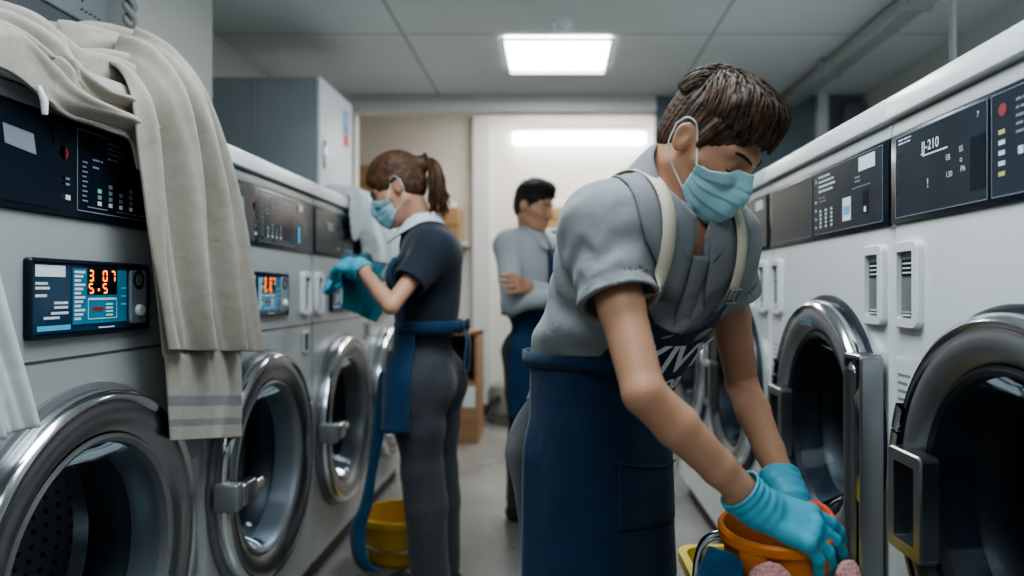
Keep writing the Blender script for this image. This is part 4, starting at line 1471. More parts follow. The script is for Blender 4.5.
M_shelf = mat('shelf_white', (0.6, 0.6, 0.58), 0.5)
def shelf(x0, x1, z, label):
    t = empty('wall_shelf', ((x0 + x1) / 2, YE, z), label, 'shelf', 'shelves on the back wall')
    hw = (x1 - x0) / 2
    b = MB(); b.box(-hw, hw, -.30, -.002, -.02, 0, bev=.003); b.build('board', M_shelf, t)
    for x in (-hw + .08, hw - .08):
        b = MB(); b.box(x - .01, x + .01, -.24, -.002, -.035, -.021); b.box(x - .01, x + .01, -.02, -.002, -.2, -.035); b.build('bracket', M_shelf, t)
def carton(x, z, w_, h_, d_, label, y=None):
    y = YE - .02 if y is None else y
    t = empty('cardboard_box', (x, y, z), label, 'box', 'cardboard boxes at the back')
    b = MB(); b.box(-w_ / 2, w_ / 2, -d_, 0, 0, h_, bev=.004); b.build('carton', M_card, t)
    b = MB(); b.box(-w_ / 2 + .002, w_ / 2 - .002, -d_ / 2 - .025, -d_ / 2 + .025, h_ - .001, h_ + .0015); b.box(-.0 - w_ * .5 + .002, w_ * .5 - .002, -d_ - .0015, -d_ + .001, h_ * .46, h_ * .54); b.build('tape', M_card_d, t)
shelf(-1.74, -.74, 1.50, 'white wall shelf holding boxes behind the woman')
carton(-.93, 1.50, .26, .30, .26, 'open brown box on the shelf right behind the ponytail of the woman')
carton(-1.52, 1.50, .36, .36, .26, 'lower brown box on the shelf at the far left of the back wall')
carton(-1.55, 1.862, .32, .30, .25, 'upper brown box stacked by the left edge of the back opening')
b = MB()
b.box(-.09, .09, -.08, .08, 0, .05, bev=.01)
o = b.build('folded_cloth', M_wcloth); o.location = (-.93, YE - .15, 1.803); tag(o, 'small folded white cloth on the brown box behind the ponytail', 'cloth')
shelf(-.10, .55, 1.62, 'short white wall shelf behind the dark haired man')
carton(.04, 1.62, .22, .19, .2, 'small brown box on the shelf beside the head of the dark haired man')

# --- grey floor vacuum with a hose by the white post
t = empty('vacuum_cleaner', (-.42, 6.05, 0), 'small grey vacuum cleaner with a dark hose by the back wall', 'vacuum cleaner')
b = MB(); b.lathe([(0, .05), (.11, .05), (.13, .07), (.13, .24), (.11, .30), (.05, .33), (0, .335)], 0, 0, 32); b.v = [(x, z, y) for x, y, z in b.v]; b.build('tank', mat('vacuum_grey', (.22, .21, .2), .45), t)
b = MB(); b.tube(spline([(-.02, -.11, .20), (-.05, -.22, .22), (-.12, -.24, .10), (-.02, -.26, .04), (.10, -.22, .04), (.14, -.10, .20), (.10, -.02, .38), (.02, .02, .34)], 50), .018, 10); b.build('hose', M_black, t)
for x, y in ((-.09, -.08), (.09, -.08), (-.09, .08), (.09, .08)):
    b = MB(); b.lathe([(0, -.012), (.026, -.012), (.028, 0), (.026, .012), (0, .012)], x, .028, 16); b.v = [(vx, vy + y, vz) for vx, vy, vz in b.v]; b.build('wheel', M_black, t)

# --- yellow mop bucket and the chrome trolley that carries the orange bucket
t = empty('mop_bucket', (.437, 1.555, 0), 'yellow mop bucket on casters between the bending man and the right machines', 'bucket')
b = MB()
def rr_loop(hx, hy, z, r, n=8):
    P = []
    for cx_, cy_, a in ((hx - r, hy - r, 0), (-hx + r, hy - r, PI / 2), (-hx + r, -hy + r, PI), (hx - r, -hy + r, 1.5 * PI)):
        for k in range(n + 1):
            P.append((cx_ + r * math.cos(a + PI / 2 * k / n), cy_ + r * math.sin(a + PI / 2 * k / n), z))
    return P
L_ = [rr_loop(.10, .08, .10, .03), rr_loop(.138, .108, .485, .04), rr_loop(.152, .122, .485, .045), rr_loop(.152, .122, .508, .045), rr_loop(.135, .105, .508, .04), rr_loop(.098, .078, .115, .03)]
m_ = len(L_[0]); V = [p for l in L_ for p in l]; F = []
for i in range(5):
    for k in range(m_):
        F.append((i * m_ + k, i * m_ + (k + 1) % m_, (i + 1) * m_ + (k + 1) % m_, (i + 1) * m_ + k))
F.append(tuple(range(m_))); F.append(tuple(5 * m_ + k for k in range(m_)))
b.add(V, F); b.build('tub', M_yellow2, t)
b = MB(); b.box(-.02, .12, .03, .10, .40, .535, bev=.01); b.build('wringer', M_yellow2, t)
for x, y in ((-.08, -.06), (.08, -.06), (-.08, .06), (.08, .06)):
    b = MB(); b.lathe([(0, -.014), (.036, -.014), (.038, 0), (.036, .014), (0, .014)], x, .0385, 20); b.v = [(vx, vy + y, vz) for vx, vy, vz in b.v]
    b.box(x - .012, x + .012, y - .018, y + .018, .05, .105); b.build('caster', M_black, t)

BC = U(777, 531, 1.145)                 # middle of the orange bucket rim
t = empty('laundry_trolley', (float(BC[0]), float(BC[1]), 0), 'low chrome trolley carrying the orange bucket beside the right machines', 'trolley')
tz = .532
b = MB(); b.box(-.13, .13, -.13, .13, tz - .02, tz, bev=.006); b.build('tray', M_satin, t)
for x, y in ((-.115, -.115), (.115, -.115), (-.115, .115), (.115, .115)):
    b = MB(); b.tube([(x, y, .05), (x, y, tz - .015)], .010, 10); b.build('leg', M_chrome, t)
    b = MB(); b.lathe([(0, -.010), (.024, -.010), (.026, 0), (.024, .010), (0, .010)], x, .0265, 18); b.v = [(vx, vy + y, vz) for vx, vy, vz in b.v]; b.build('caster', M_black, t)
hx = U(722, 540, 1.20) - np.array((BC[0], BC[1], 0))
b = MB()
hp = [(-.10, .115, tz - .01), (hx[0] - .03, .115, tz), (hx[0] - .025, .10, .60), (hx[0] - .018, .08, hx[2] + .0), (hx[0] + .0, .05, hx[2] + .018), (hx[0] + .03, .02, hx[2] + .02), (hx[0] + .05, -.0, hx[2] + .0)]
hp = [(-.105, .115, tz - .015), (-.106, .113, .60), (-.100, .10, .655), (-.082, .085, .680), (-.05, .078, .680), (-.02, .088, .655), (-.012, .097, .60), (-.012, .10, tz - .015)]
b.tube(spline(hp, 50), .0075, 12); b.build('push_handle', M_chrome, t)

t = empty('orange_bucket', (float(BC[0]), float(BC[1]), tz), 'orange bucket held between the blue gloves of the bending man', 'bucket')
def tilt(o): 
    o.rotation_euler = (math.radians(5), math.radians(-2), 0)
prof = [(0, .012), (.066, .012), (.072, .02), (.082, .185), (.089, .187), (.090, .200), (.086, .204), (.080, .203), (.077, .190), (.068, .026), (0, .022)]
b = MB(); b.lathe(prof, 0, 0, 64); b.v = [(x, z, y) for x, y, z in b.v]; sh_ = b.build('shell', M_orange, t); tilt(sh_)
b = MB()
for a0 in (-2.5, -1.2):
    b = MB()
    if True:
        ca = [(  .0865 * math.cos(a0 + q * .06), .0865 * math.sin(a0 + q * .06)) for q in range(9)]
        b.grid(np.array([[(x * 1.02, y * 1.02, .186), (x * 1.03, y * 1.03, .166), (x * .99, y * .99, .150), (x * .97, y * .97, .150)] for x, y in ca]))
    o = b.build('lug', M_orange, t); tilt(o)
b = MB(); b.tube([(  .087 * math.cos(a), .087 * math.sin(a), .200 + .016 * math.sin((a + .35) / 1.5 * PI)) for a in np.linspace(-.35, 1.15, 24)], .0055, 10); o = b.build('handle', M_orange_d, t); tilt(o)

def rag(name, label, cx_, cy_, z0, z1, ang, wid, m, seed, grp):
    """cloth folded over the rim of the orange bucket and hanging outside it"""
    t_ = np.linspace(0, 1, 40)
    G = []
    r = np.random.default_rng(seed); ph = r.random(4) * 6.28
    for i, a in enumerate(np.linspace(ang - wid, ang + wid, 40)):
        row = []
        for tt in np.linspace(0, 1, 30):
            rad = .104 + .012 * math.sin(PI * tt) + .006 * math.sin(9 * a + ph[0] + 2 * tt) + .02 * tt
            z = z1 + (z0 - z1) * tt + .012 * math.sin(5 * a + ph[1]) - .03 * (abs(a - ang) / wid) ** 2 * (1 - tt)
            row.append((cx_ + rad * math.cos(a), cy_ + rad * math.sin(a), z))
        G.append(row)
    b = MB(); b.grid(np.array(G))
    o = b.build(name, m, None, sharp=None)
    md = o.modifiers.new('t', 'SOLIDIFY'); md.thickness = .010; md.offset = 0
    md = o.modifiers.new('s', 'SUBSURF'); md.levels = 1; md.render_levels = 1
    tx = bpy.data.textures.new('pile', 'CLOUDS'); tx.noise_scale = .006
    md = o.modifiers.new('d', 'DISPLACE'); md.texture = tx; md.strength = .005; md.texture_coords = 'GLOBAL'
    tag(o, label, 'cloth', grp)
    return o
gx, gy = float(BC[0]), float(BC[1])
rag('cleaning_cloth', 'dark blue cleaning cloth hanging at the left side of the orange bucket', gx, gy - .01, tz + .03, .716, -2.75, .42, M_bluec, 1, 'cleaning cloths round the orange bucket')
rag('cleaning_cloth', 'pink fluffy cleaning cloth hanging on the front of the orange bucket', gx, gy - .014, tz + .03, .722, -1.98, .26, M_pinkc, 2, 'cleaning cloths round the orange bucket')
rag('cleaning_cloth', 'pink cleaning cloth under the fingers at the right of the orange bucket', gx, gy - .012, tz + .03, .712, -.72, .24, M_pinkc, 3, 'cleaning cloths round the orange bucket')
# ================================================================ the bending man
def fr_dir(a): return np.array((math.sin(a), -math.cos(a), 0.0))
a_p = math.radians(56)
pf = fr_dir(a_p); pr = np.array((-math.cos(a_p), -math.sin(a_p), 0))
pel = U(587, 425, 1.40)
J = dict(pelvis=pel, waist=U(605, 358, 1.335), neck=U(670, 203, 1.20),
         SR=U(601, 229, 1.14), SL=U(719, 241, 1.285),
         ER=U(644, 393, 1.015), WR=U(757, 506, 1.06), EL=U(742, 385, 1.41), WL=U(787, 492, 1.20),
         HR=pel + pr * .088 - np.array((0, 0, .03)), HL=pel - pr * .088 - np.array((0, 0, .03)))
J['KR'] = J['HR'] + pf * .03 + np.array((0, 0, -.375)); J['KL'] = J['HL'] + pf * .05 + np.array((0, 0, -.37))
J['AR'] = J['KR'] - pf * .03 + np.array((0, 0, 0)); J['AR'][2] = .085
J['AL'] = J['KL'] - pf * .02 + np.array((0, 0, 0)); J['AL'][2] = .085
hR = frame_of((.587, -.492, -.643))
man = Person(J, U(710, 146, 1.16), hR, .92, head_k=.865)
RX, RZ = (.88, .02, -.38), (.26, -.62, .72)
LX, LZ = (.60, -.22, -.62), (.55, -.30, .72)
rc = [(14, 16, 14), (20, 20, 16), (26, 24, 18), (30, 26, 20)]
lc = [(30, 25, 20), (34, 30, 20), (38, 32, 22), (40, 34, 24)]
man.hands['R'] = hand_sdf(man.J['WR'], RX, RZ, 1, size=1.0, grow=-.0015, curls=rc, thumb_in=.6)
man.hands['L'] = hand_sdf(man.J['WL'], LX, LZ, -1, size=1.0, grow=-.0015, curls=lc, thumb_in=.2)
mt = empty('person', (float(pel[0]), float(pel[1]), 0.0), 'man bending over an orange bucket, in grey shirt, navy bib apron, mask and blue gloves', 'person', 'laundry workers')
bpy.context.view_layer.update()
class Off:            # parts are modelled in room coordinates; hang them on the person without moving them
    pass
def hang(o, root):
    o.parent = root
    o.matrix_parent_inverse = Matrix.Translation(-Vector(root.location))
    return o
lo, hi = man.bounds()
def under(p, P, covers):
    return p.body(P)
hang(sdf_obj('body', man.body, lo, hi, .0034, M_skin), mt)

# ---- shirt
WZ = .985
def man_shirt(P, grow=.014, wr=1.0):
    p = man
    d = p.torso(P)
    n1 = vnoise(P, 26, 4); n2 = vnoise(P * np.array((1.0, 1.0, .6), np.float32), 60, 9)
    up = (P - p.J['waist'].astype(np.float32)) @ p.up.astype(np.float32)
    amp = wr * (.0045 + .004 * np.exp(-((up - .02) / .06) ** 2))
    d = d - grow + amp * n1 + wr * .0016 * n2
    d = d - .010 * wr * np.exp(-((P[:, 2] - (WZ + .040)) / .028) ** 2)
    # diagonal pulls from the armpit to the waist
    s = (P @ vnorm(p.up * .8 + p.right * .6 + p.fwd * .2).astype(np.float32))
    d = d + wr * .0028 * np.sin(s * 95 + 2.2 * n1) * np.exp(-((up - .16) / .12) ** 2)
    for S, E, fr in (('SR', 'ER', .47), ('SL', 'EL', .36)):
        a, e = p.J[S], p.J[S] + (p.J[E] - p.J[S]) * fr
        dv = vnorm(e - a)
        sl = rcone(P, a, e + dv * .05, .0605, .0595)
        t = (P - a.astype(np.float32)) @ dv.astype(np.float32)
        L = np.linalg.norm(e - a)
        sl = sl + wr * .0035 * n1 + wr * .002 * np.sin(t * 120 + 3 * n2)
        sl = np.where(t > L * .86, sl - .0015, sl)          # hem band
        sl = np.maximum(sl, t - L)
        hollow = np.maximum(rcone(P, a, e + dv * .1,   .0525, .054), -(t - L + .03))
        d = smin(d, sl, .03)
        d = np.maximum(d, -hollow)
    return d
def man_shirt_cut(P):
    p = man
    d = man_shirt(P)
    d = np.maximum(d, (WZ - .075) - P[:, 2] - .04 * np.clip(((P - p.J['pelvis'].astype(np.float32)) @ (-p.pf).astype(np.float32)) * 6, -1, 1))
    # neck opening
    nk = rcone(P, p.J['neck'] - p.up * .005, p.J['neck'] + p.up * .2, .060, .075)
    d = smax(d, -nk, .006)
    vee = rcone(P, p.J['neck'] + p.fwd * .06 - p.up * .0, p.J['neck'] + p.fwd * .125 - p.up * .075, .03, .006)
    return smax(d, -vee, .004)
lo2, hi2 = man.bounds(); lo2[2] = WZ - .15; hi2[2] = 1.36
shirt = hang(sdf_obj('shirt', man_shirt_cut, lo2, hi2, .0034, M_shirt), mt)

# collar: a stand round the neck folded over into two points
def collar(p, f, m, root, r0=.064, fall=.045, point=.03, gap=.22, h=.030, parent=None, lift=0.0):
    n = 48
    A = np.linspace(gap, 2 * PI - gap, n)
    prof = []
    for i, a in enumerate(A):
        front = max(0.0, math.cos(a)) ** 2
        d = math.cos(a) * p.fwd + math.sin(a) * p.right
        base = p.J['neck'] + p.fwd * .006 + p.up * lift * (.35 + .65 * (1 - math.cos(a)) / 2)
        back = (1 - math.cos(a)) / 2
        zc = h * (.35 + .65 * back)
        stand0 = base + d * r0 - p.up * (.010 + lift + .030 * front)
        stand1 = base + d * (r0 - .004) + p.up * (zc - .03 * front)
        fold = base + d * (r0 + .004) + p.up * (zc + .002 - .03 * front)
        out = base + d * (r0 + .020) + p.up * (zc - .5 * fall - .035 * front)
        end = base + d * (r0 + .030 + point * front * 1.0) + p.up * (zc - fall - (.045 + point * .6) * front) 
        prof.append(np.stack([stand0, stand1, fold, out, end]))
    G = np.array(prof)
    sh = G.shape
    Q = push_out(f, G.reshape(-1, 3), .004)
    G = Q.reshape(sh)
    # a finer skin through the profile
    G2 = np.stack([spline(G[i], 12) for i in range(n)])
    o = sheet('collar', G2, m, None, .0032, off=0)
    hang(o, root)
    return o
col = collar(man, lambda P: man_shirt(P, wr=.3), M_shirt_d, mt, r0=.067, h=.046, fall=.070, lift=.030, point=.045)

# placket and button
def chest_point(p, f, s, v, off):
    """point on f reached from the front of the chest; s right, v up from the waist"""
    s = np.atleast_1d(s); v = np.atleast_1d(v)
    O = p.J['waist'] + np.outer(s, p.right) + np.outer(v, p.up) + p.fwd * .45
    return march(f, O, np.tile(-p.fwd, (len(s), 1)), off, 70, .62)
f_sh = lambda P: man_shirt(P, wr=.5)
vv = np.linspace(.10, .285, 26)
A0 = chest_point(man, f_sh, np.full(26, -.016), vv, .003); A1 = chest_point(man, f_sh, np.full(26, .016), vv, .003)
hang(ribbon('placket', A0, A1, M_shirt_d, None, .003), mt)
for v in (.16, .225):
    c = chest_point(man, f_sh, [0.0], [v], .006)[0]
    b = MB(); b.lathe([(0, -.0012), (.0045, -.0012), (.0055, 0), (.0045, .0012), (0, .0012)], 0, 0, 16)
    o = b.build('button', M_shirt_d); q = Vector(man.fwd).to_track_quat('-Y', 'Z'); o.rotation_mode = 'QUATERNION'; o.rotation_quaternion = q; o.location = c
    hang(o, mt)

# ---- trousers and shoes
trousers = hang(trousers_part(man, M_trou, None, .0045, WZ + .01), mt)
for o in [x for x in ()]: pass
def shoes(p, root, h):
    for s_ in 'RL':
        A = p.J['A' + s_]
        lo = A - .28; hi = A + .28; lo[2] = -.012; hi[2] = .14
        hang(sdf_obj('shoe', (lambda P, s_=s_: np.maximum(p.foot(P, s_, .007), P[:, 2] - .105)), lo, hi, h, M_shoe), root)
shoes(man, mt, .0045)

# ---- apron: skirt, bib, straps, buckles, ties, pocket, lettering
def man_under(P):
    d = smin(man_shirt(P, wr=.25), man.leg(P, 'R', .018), .03)
    return smin(d, man.leg(P, 'L', .018), .03)
def man_under_low(P):
    d = man.torso(P) - .016
    d = smin(d, man.leg(P, 'R', .018), .03)
    return smin(d, man.leg(P, 'L', .018), .03)
ax = (float(pel[0]), float(pel[1]))
GS = skirt_points(man_under_low, ax, pf, WZ + .005, .562, -1.7, 1.62, 90, 40, .006, .0095, 4, 2, .003, drop=.085)
apron = hang(sheet('apron', GS, M_apron, None, .003), mt)
def on_apron(root_part, o):
    o.parent = root_part
    o.matrix_parent_inverse = root_part.matrix_world.inverted()
    return o
bpy.context.view_layer.update()
# bib
ns, nv = 46, 44
BV0, BV1 = .0, .205
bib = np.zeros((ns, nv, 3))
SS = np.linspace(-1, 1, ns)
for i, s in enumerate(SS):
    top = BV1 - .048 * (1 - s * s) ** 1.0 * 1.0                   # scooped upper edge
    V = np.linspace(BV0, top, nv)
    wd = .118 - .024 * np.clip((V - BV0) / (BV1 - BV0), 0, 1) ** .8
    bib[i] = chest_point(man, man_under, s * wd, V, .0095)
bo = sheet('bib', bib, M_apron, None, .003)
hang(bo, mt)
bpy.context.view_layer.update()
# edge piping along the scoop
b = MB(); b.tube([tuple(x) for x in bib[1:-1, -1]], .002, 8); pp = b.build('piping', M_trou_g)
on_apron(bo, pp)
# straps
def strap(p, s0, s1, th0, th1, n=40, wdt=.0115):
    P0, P1 = [], []
    C = p.chest + p.up * .02
    for k, th in enumerate(np.linspace(th0, th1, n)):
        s = s0 + (s1 - s0) * (k / (n - 1))
        d = math.cos(th) * p.fwd + math.sin(th) * p.up
        for sd, L in ((-1, P0), (1, P1)):
            O = C + p.right * (s + sd * wdt) + d * .45
            L.append(march(lambda P: np.minimum(man.torso(P) - .0205, man_shirt(P, wr=.5) + .004 + 10 * (np.abs((P - man.chest.astype(np.float32)) @ man.right.astype(np.float32)) > .115)), np.array([O]), np.array([-d]), .0055, 70, .45)[0])
    return P0, P1
for s0, s1, th0 in ((.086, .068, .30), (-.086, -.066, .30)):
    P0, P1 = strap(man, s0, s1, th0, 2.2)
    so = ribbon('strap', P0, P1, M_strap_c, None, .003)
    on_apron(bo, so)
    # buckle at the lower end
    c = (np.array(P0[2]) + np.array(P1[2])) / 2
    t = vnorm(np.array(P0[4]) - np.array(P0[0])); r = vnorm(np.array(P1[2]) - np.array(P0[2])); nrm = np.cross(r, t)
    if np.dot(nrm, man.fwd) < 0: nrm = -nrm
    b = MB()
    c2 = c + nrm * .004
    loop = [c2 + r * x * .016 + t * z * .013 for x, z in ((-1, -1), (1, -1), (1, 1), (-1, 1), (-1, -1), (1, -1))]
    b.tube([tuple(x) for x in loop], .0018, 8)
    b.tube([tuple(c2 - t * .013), tuple(c2 + t * .013)], .0014, 8)
    on_apron(bo, b.build('buckle', M_satin))
# lettering on the bib
def bib_text(txt, size, s0, v0, bold, shear=0.0, squash=1.0):
    v, f = text_mesh(txt, size, bold, 'CENTER', shear)
    s = np.array([p[0] for p in v]) ; z = np.array([p[1] for p in v]) * squash
    H = chest_point(man, man_under, -s + s0, z + v0, .0145)
    return H, f
b = MB()
for txt, size, s0, v0, bold in (('KIVY', .080, -.024, .100, .0026), ('anoa', .052, -.024, .047, .0018)):
    H, f = bib_text(txt, size, s0, v0, bold, .12)
    b.add(H, f)
u = np.linspace(-.065, .062, 30)
L0 = chest_point(man, man_under, u - .024, .014 - .008 * np.cos(u * 22), .0145); L1 = chest_point(man, man_under, u - .024, .0175 - .008 * np.cos(u * 22), .0145)
b.grid(np.stack([L0, L1], 1))
on_apron(bo, b.build('lettering', M_logo, None, sharp=None))
# waist tie and patch pocket
def skirt_at(i, j, off):
    i0 = int(np.clip(i, 0, GS.shape[0] - 1.001)); j0 = int(np.clip(j, 0, GS.shape[1] - 1.001)); a, c = i - i0, j - j0
    p = GS[i0, j0] * (1 - a) * (1 - c) + GS[i0 + 1, j0] * a * (1 - c) + GS[i0, j0 + 1] * (1 - a) * c + GS[i0 + 1, j0 + 1] * a * c
    d = p - np.array((ax[0], ax[1], p[2])); return p + vnorm(d) * off
pk = np.array([[skirt_at(i, j, .0062) for j in np.linspace(13, 25, 14)] for i in np.linspace(42, 66, 26)])
on_apron(apron, sheet('pocket', pk, M_apron, None, .0025))
b = MB()
b.tube([tuple(skirt_at(i, 13.4, .0095)) for i in np.linspace(42, 66, 26)], .0012, 6)
on_apron(apron, b.build('pocket_seam', M_trou_g))
def tie(p, f, axis, fwd, z, a0, a1, m, root, w=.016, off=.012, n=60):
    rt = np.cross(fwd, (0, 0, 1.0))
    A = np.linspace(a0, a1, n)
    Dv = np.array([math.cos(a) * fwd + math.sin(a) * rt for a in A])
    C = np.array((axis[0], axis[1], z))
    H = march(f, C + Dv * .5, -Dv, off, 60, .5)
    rad = ((H - C) * Dv).sum(1)
    for _ in range(2):
        pad = np.pad(rad, 3, mode='edge')
        rad = np.median(np.stack([pad[i:i + n] for i in range(7)]), 0)
    pad = np.pad(rad, 2, mode='edge'); rad = np.mean(np.stack([pad[i:i + n] for i in range(5)]), 0)
    T = C + Dv * rad[:, None]
    return hang(ribbon('waist_tie', T - np.array((0, 0, w)), T + np.array((0, 0, w)), m, None, .003), root)
tie(man, man_under_low, (float(man.J['waist'][0] * .5 + ax[0] * .5), float(man.J['waist'][1] * .5 + ax[1] * .5)), pf, WZ - .006, .55, 2 * PI - .9, M_apron, mt, .012)

# ---- mask, brows, hair, gloves
mk = mask_part(man, M_mask, M_maskw, None)
hang(mk, mt)
brow_before = set(bpy.data.objects)
brow_lash(man, M_brow, None)
for o in set(bpy.data.objects) - brow_before: hang(o, mt)

def hair_short(p, m, root, h, seed, locks=260, vol=1.0, fringe=1.0):
    c, R, k = p.hc.astype(np.float32), p.hR.astype(np.float32), p.hk
    def f(P):
        q = ((P - c) @ R.T) / k
        ax_ = q.copy(); ax_[:, 0] = np.abs(q[:, 0])
        d = ellip(q, (0, -.012, .044), (.0795, .101, .088 + .006 * vol))
        d = smin(d, ellip(q, (.0, .040, .098), (.060, .056, .026 + .008 * vol)), .03)
        d = smin(d, ellip(q, (0, -.055, -.012), (.062, .050, .060)), .03)
        d = smin(d, rcone(ax_, (.0725, .030, .045), (.0735, .016, .0), .010, .006), .015)     # sideburn
        # grooves along the combing direction
        th = np.arctan2(q[:, 0], q[:, 1] + .07)
        n1 = vnoise(q, 38, seed)
        topw = np.clip((q[:, 2] - .05) / .04, 0, 1)
        d = d + (.0008 + .0024 * topw) * np.sin(th * 40 + 6 * n1) + (.0012 + .0025 * topw) * vnoise(q, 75, seed + 1) + .0012 * np.sin(th * 90 + 9 * n1)
        d = smax(d, -ellip(ax_, (0, .128, -.030), (.070, .088, .102)), .010)
        d = smax(d, -ellip(ax_, (.088, -.006, -.012), (.028, .024, .040)), .008)
        d = smax(d, -((q[:, 2] + .012) + np.clip(-(q[:, 1] + .012), 0, .06) * 1.9), .012)
        return d * k
    lo, hi = p.hc - .2 * k, p.hc + .2 * k
    o = sdf_obj('hair', f, lo, hi, h, m)
    # loose locks combed from the crown forward and to the sides
    r = np.random.default_rng(seed)
    b = MB()
    base = lambda P: ellip(P, (0, -.012, .044), (.0795, .101, .088 + .006 * vol))
    base2 = lambda P: smin(base(P), ellip(P, (.0, .040, .098), (.060, .056, .026 + .008 * vol)), .03)
    for i in range(locks):
        x0 = r.uniform(-.066, .066); y0_ = r.uniform(-.085, .088)
        part = .022
        dirv = np.array((.55 * math.copysign(1, x0 - part) * min(1, abs(x0 - part) / .03) + r.normal() * .25, .9 * fringe + r.normal() * .2 if y0_ > -.045 else -.9))
        dirv /= np.linalg.norm(dirv)
        L = r.uniform(.028, .055) * (1.25 if y0_ > .03 else 1)
        g = np.array((x0, y0_))
        G0 = np.array([(x0 + dirv[0] * L * t, y0_ + dirv[1] * L * t) for t in np.linspace(0, 1, 6)])
        if (x0 / .078) ** 2 + ((y0_ + .012) / .10) ** 2 > .9: continue
        pts = []
        for j, (gx, gy) in enumerate(G0):
            t = j / 5
            e = (gx / .078) ** 2 + ((gy + .012) / .112) ** 2
            if e < .96:
                z = .044 + .094 * math.sqrt(max(0, 1 - e))
            else:
                s_ = math.sqrt(.96 / e); gx *= s_; gy = (gy + .012) * s_ - .012
                z = .044 + .094 * .2 - .25 * L * (e - .96)
            pts.append(np.array((gx, gy, z)))
        pts = push_out(base2, np.array(pts), .0012)
        lift = r.uniform(.0, .0055) * vol
        for j in range(6):
            t = j / 5
            pts[j] += vnorm(pts[j] - np.array((0, -.01, .02))) * (lift * math.sin(PI * min(1, t * 1.15)) + (.006 * t * t * (y0_ > .04)))
        W_ = [p.hc + p.hR.T @ (x * k) for x in pts]
        lock(b, spline(W_, 8), r.uniform(.0018, .0040) * k, 5, .45)
    hang(o, root)
    lk = b.build('hair_lock', m, None, sharp=None)
    lk['kind'] = 'stuff'
    bpy.context.view_layer.update()
    on_apron(o, lk)
    return o
hair_short(man, M_hair_b, mt, .0022, 11, 1000, 1.0, 1.0)

gr = hand_sdf(man.J['WR'], RX, RZ, 1, grow=.0012, curls=rc, thumb_in=.6)
gl = hand_sdf(man.J['WL'], LX, LZ, -1, grow=.0012, curls=lc, thumb_in=.2)
hang(glove_part(man, gr, man.J['WR'], man.J['ER'], M_glove, None, .0024, .0315, .040, rip=.0011), mt)
hang(glove_part(man, gl, man.J['WL'], man.J['EL'], M_glove, None, .0026, .0315, .034, rip=.0011), mt)
# ================================================================ the woman at the machines on the left
wf = vnorm((-.985, .17, 0)); wr_ = np.array((wf[1], -wf[0], 0))
wp = U(427, 372, 2.5)
J = dict(pelvis=wp, waist=U(428, 318, 2.5), neck=U(421, 222, 2.5), SL=U(434, 250, 2.36), SR=U(431, 250, 2.66),
         EL=U(391, 306, 2.22), WL=U(360, 267, 2.36), ER=U(404, 300, 2.74), WR=U(366, 280, 2.62),
         HR=wp + wr_ * .08 - np.array((0, 0, .03)), HL=wp - wr_ * .08 - np.array((0, 0, .03)))
J['KL'] = U(421, 470, 2.43); J['AL'] = U(432, 586, 2.45); J['AL'][2] = .085
J['KR'] = U(436, 468, 2.58); J['AR'] = U(442, 575, 2.60); J['AR'][2] = .085
whR = frame_of((-.88, -.02, -.46))
wo = Person(J, U(398, 190, 2.47), whR, .92, female=True, head_k=.95)
WLX, WLZ = (-.80, .52, .12), (-.05, -.45, .85)
wo.hands['L'] = hand_sdf(J['WL'], WLX, WLZ, -1, size=.92, grow=-.001, curls=[(25, 25, 20)] * 4, thumb_in=.6)
wo.hands['R'] = hand_sdf(J['WR'], (-.9, -.2, .1), (0, .3, .9), 1, size=.92, grow=-.001, curls=[(30, 30, 20)] * 4, thumb_in=.6)
wt = empty('person', (float(wp[0]), float(wp[1]), 0.0), 'woman with a brown ponytail in navy tee and blue apron loading laundry', 'person', 'laundry workers')
bpy.context.view_layer.update()
lo, hi = wo.bounds()
hang(sdf_obj('body', wo.body, lo, hi, .0048, M_skin_f), wt)
WWZ = float(J['waist'][2]) - .055
def wo_tee(P, wr=1.0):
    p = wo
    n1 = vnoise(P, 28, 14)
    up = (P - p.J['waist'].astype(np.float32)) @ p.up.astype(np.float32)
    d = p.torso(P) - .013 + wr * (.003 + .004 * np.exp(-((up) / .06) ** 2)) * n1
    for S, E in (('SL', 'EL'), ('SR', 'ER')):
        a = p.J[S]; e = a + (p.J[E] - a) * .60
        dv = vnorm(e - a); L = np.linalg.norm(e - a)
        sl = rcone(P, a, e + dv * .05, .060, .056) + wr * .003 * n1
        t = (P - a.astype(np.float32)) @ dv.astype(np.float32)
        sl = np.maximum(sl, t - L)
        hollow = np.maximum(rcone(P, a, e + dv * .1, .049, .048), -(t - L + .025))
        d = np.maximum(smin(d, sl, .03), -hollow)
    return d
def wo_tee_cut(P):
    d = np.maximum(wo_tee(P), WWZ - P[:, 2])
    return smax(d, -rcone(P, wo.J['neck'] - wo.up * .0, wo.J['neck'] + wo.up * .2, .054, .07), .005)
lo2, hi2 = wo.bounds(); lo2[2] = WWZ - .05; hi2[2] = 1.40
hang(sdf_obj('tee_shirt', wo_tee_cut, lo2, hi2, .0048, M_tee), wt)
collar(wo, lambda P: wo_tee(P, .3), M_collarw, wt, r0=.056, fall=.04, point=.02, gap=.25, h=.034)
hang(trousers_part(wo, M_trou_g, None, .005, WWZ + .03, seed=5), wt)
shoes(wo, wt, .006)
def wo_under(P):
    d = wo.torso(P) - .016
    for s_ in 'RL': d = smin(d, wo.leg(P, s_, .014), .03)
    return d
wax = (float(wp[0]), float(wp[1]))
G = skirt_points(wo_under, wax, wf, WWZ + .04, .635, -1.62, 1.2, 60, 30, .008, .009, 5, 4, .012)
wa = hang(sheet('apron', G, M_apron_l, None, .003), wt)
tie(wo, wo_under, wax, wf, WWZ + .028, 1.0, 2 * PI - 1.0, M_apron_l, wt, .022, .014)
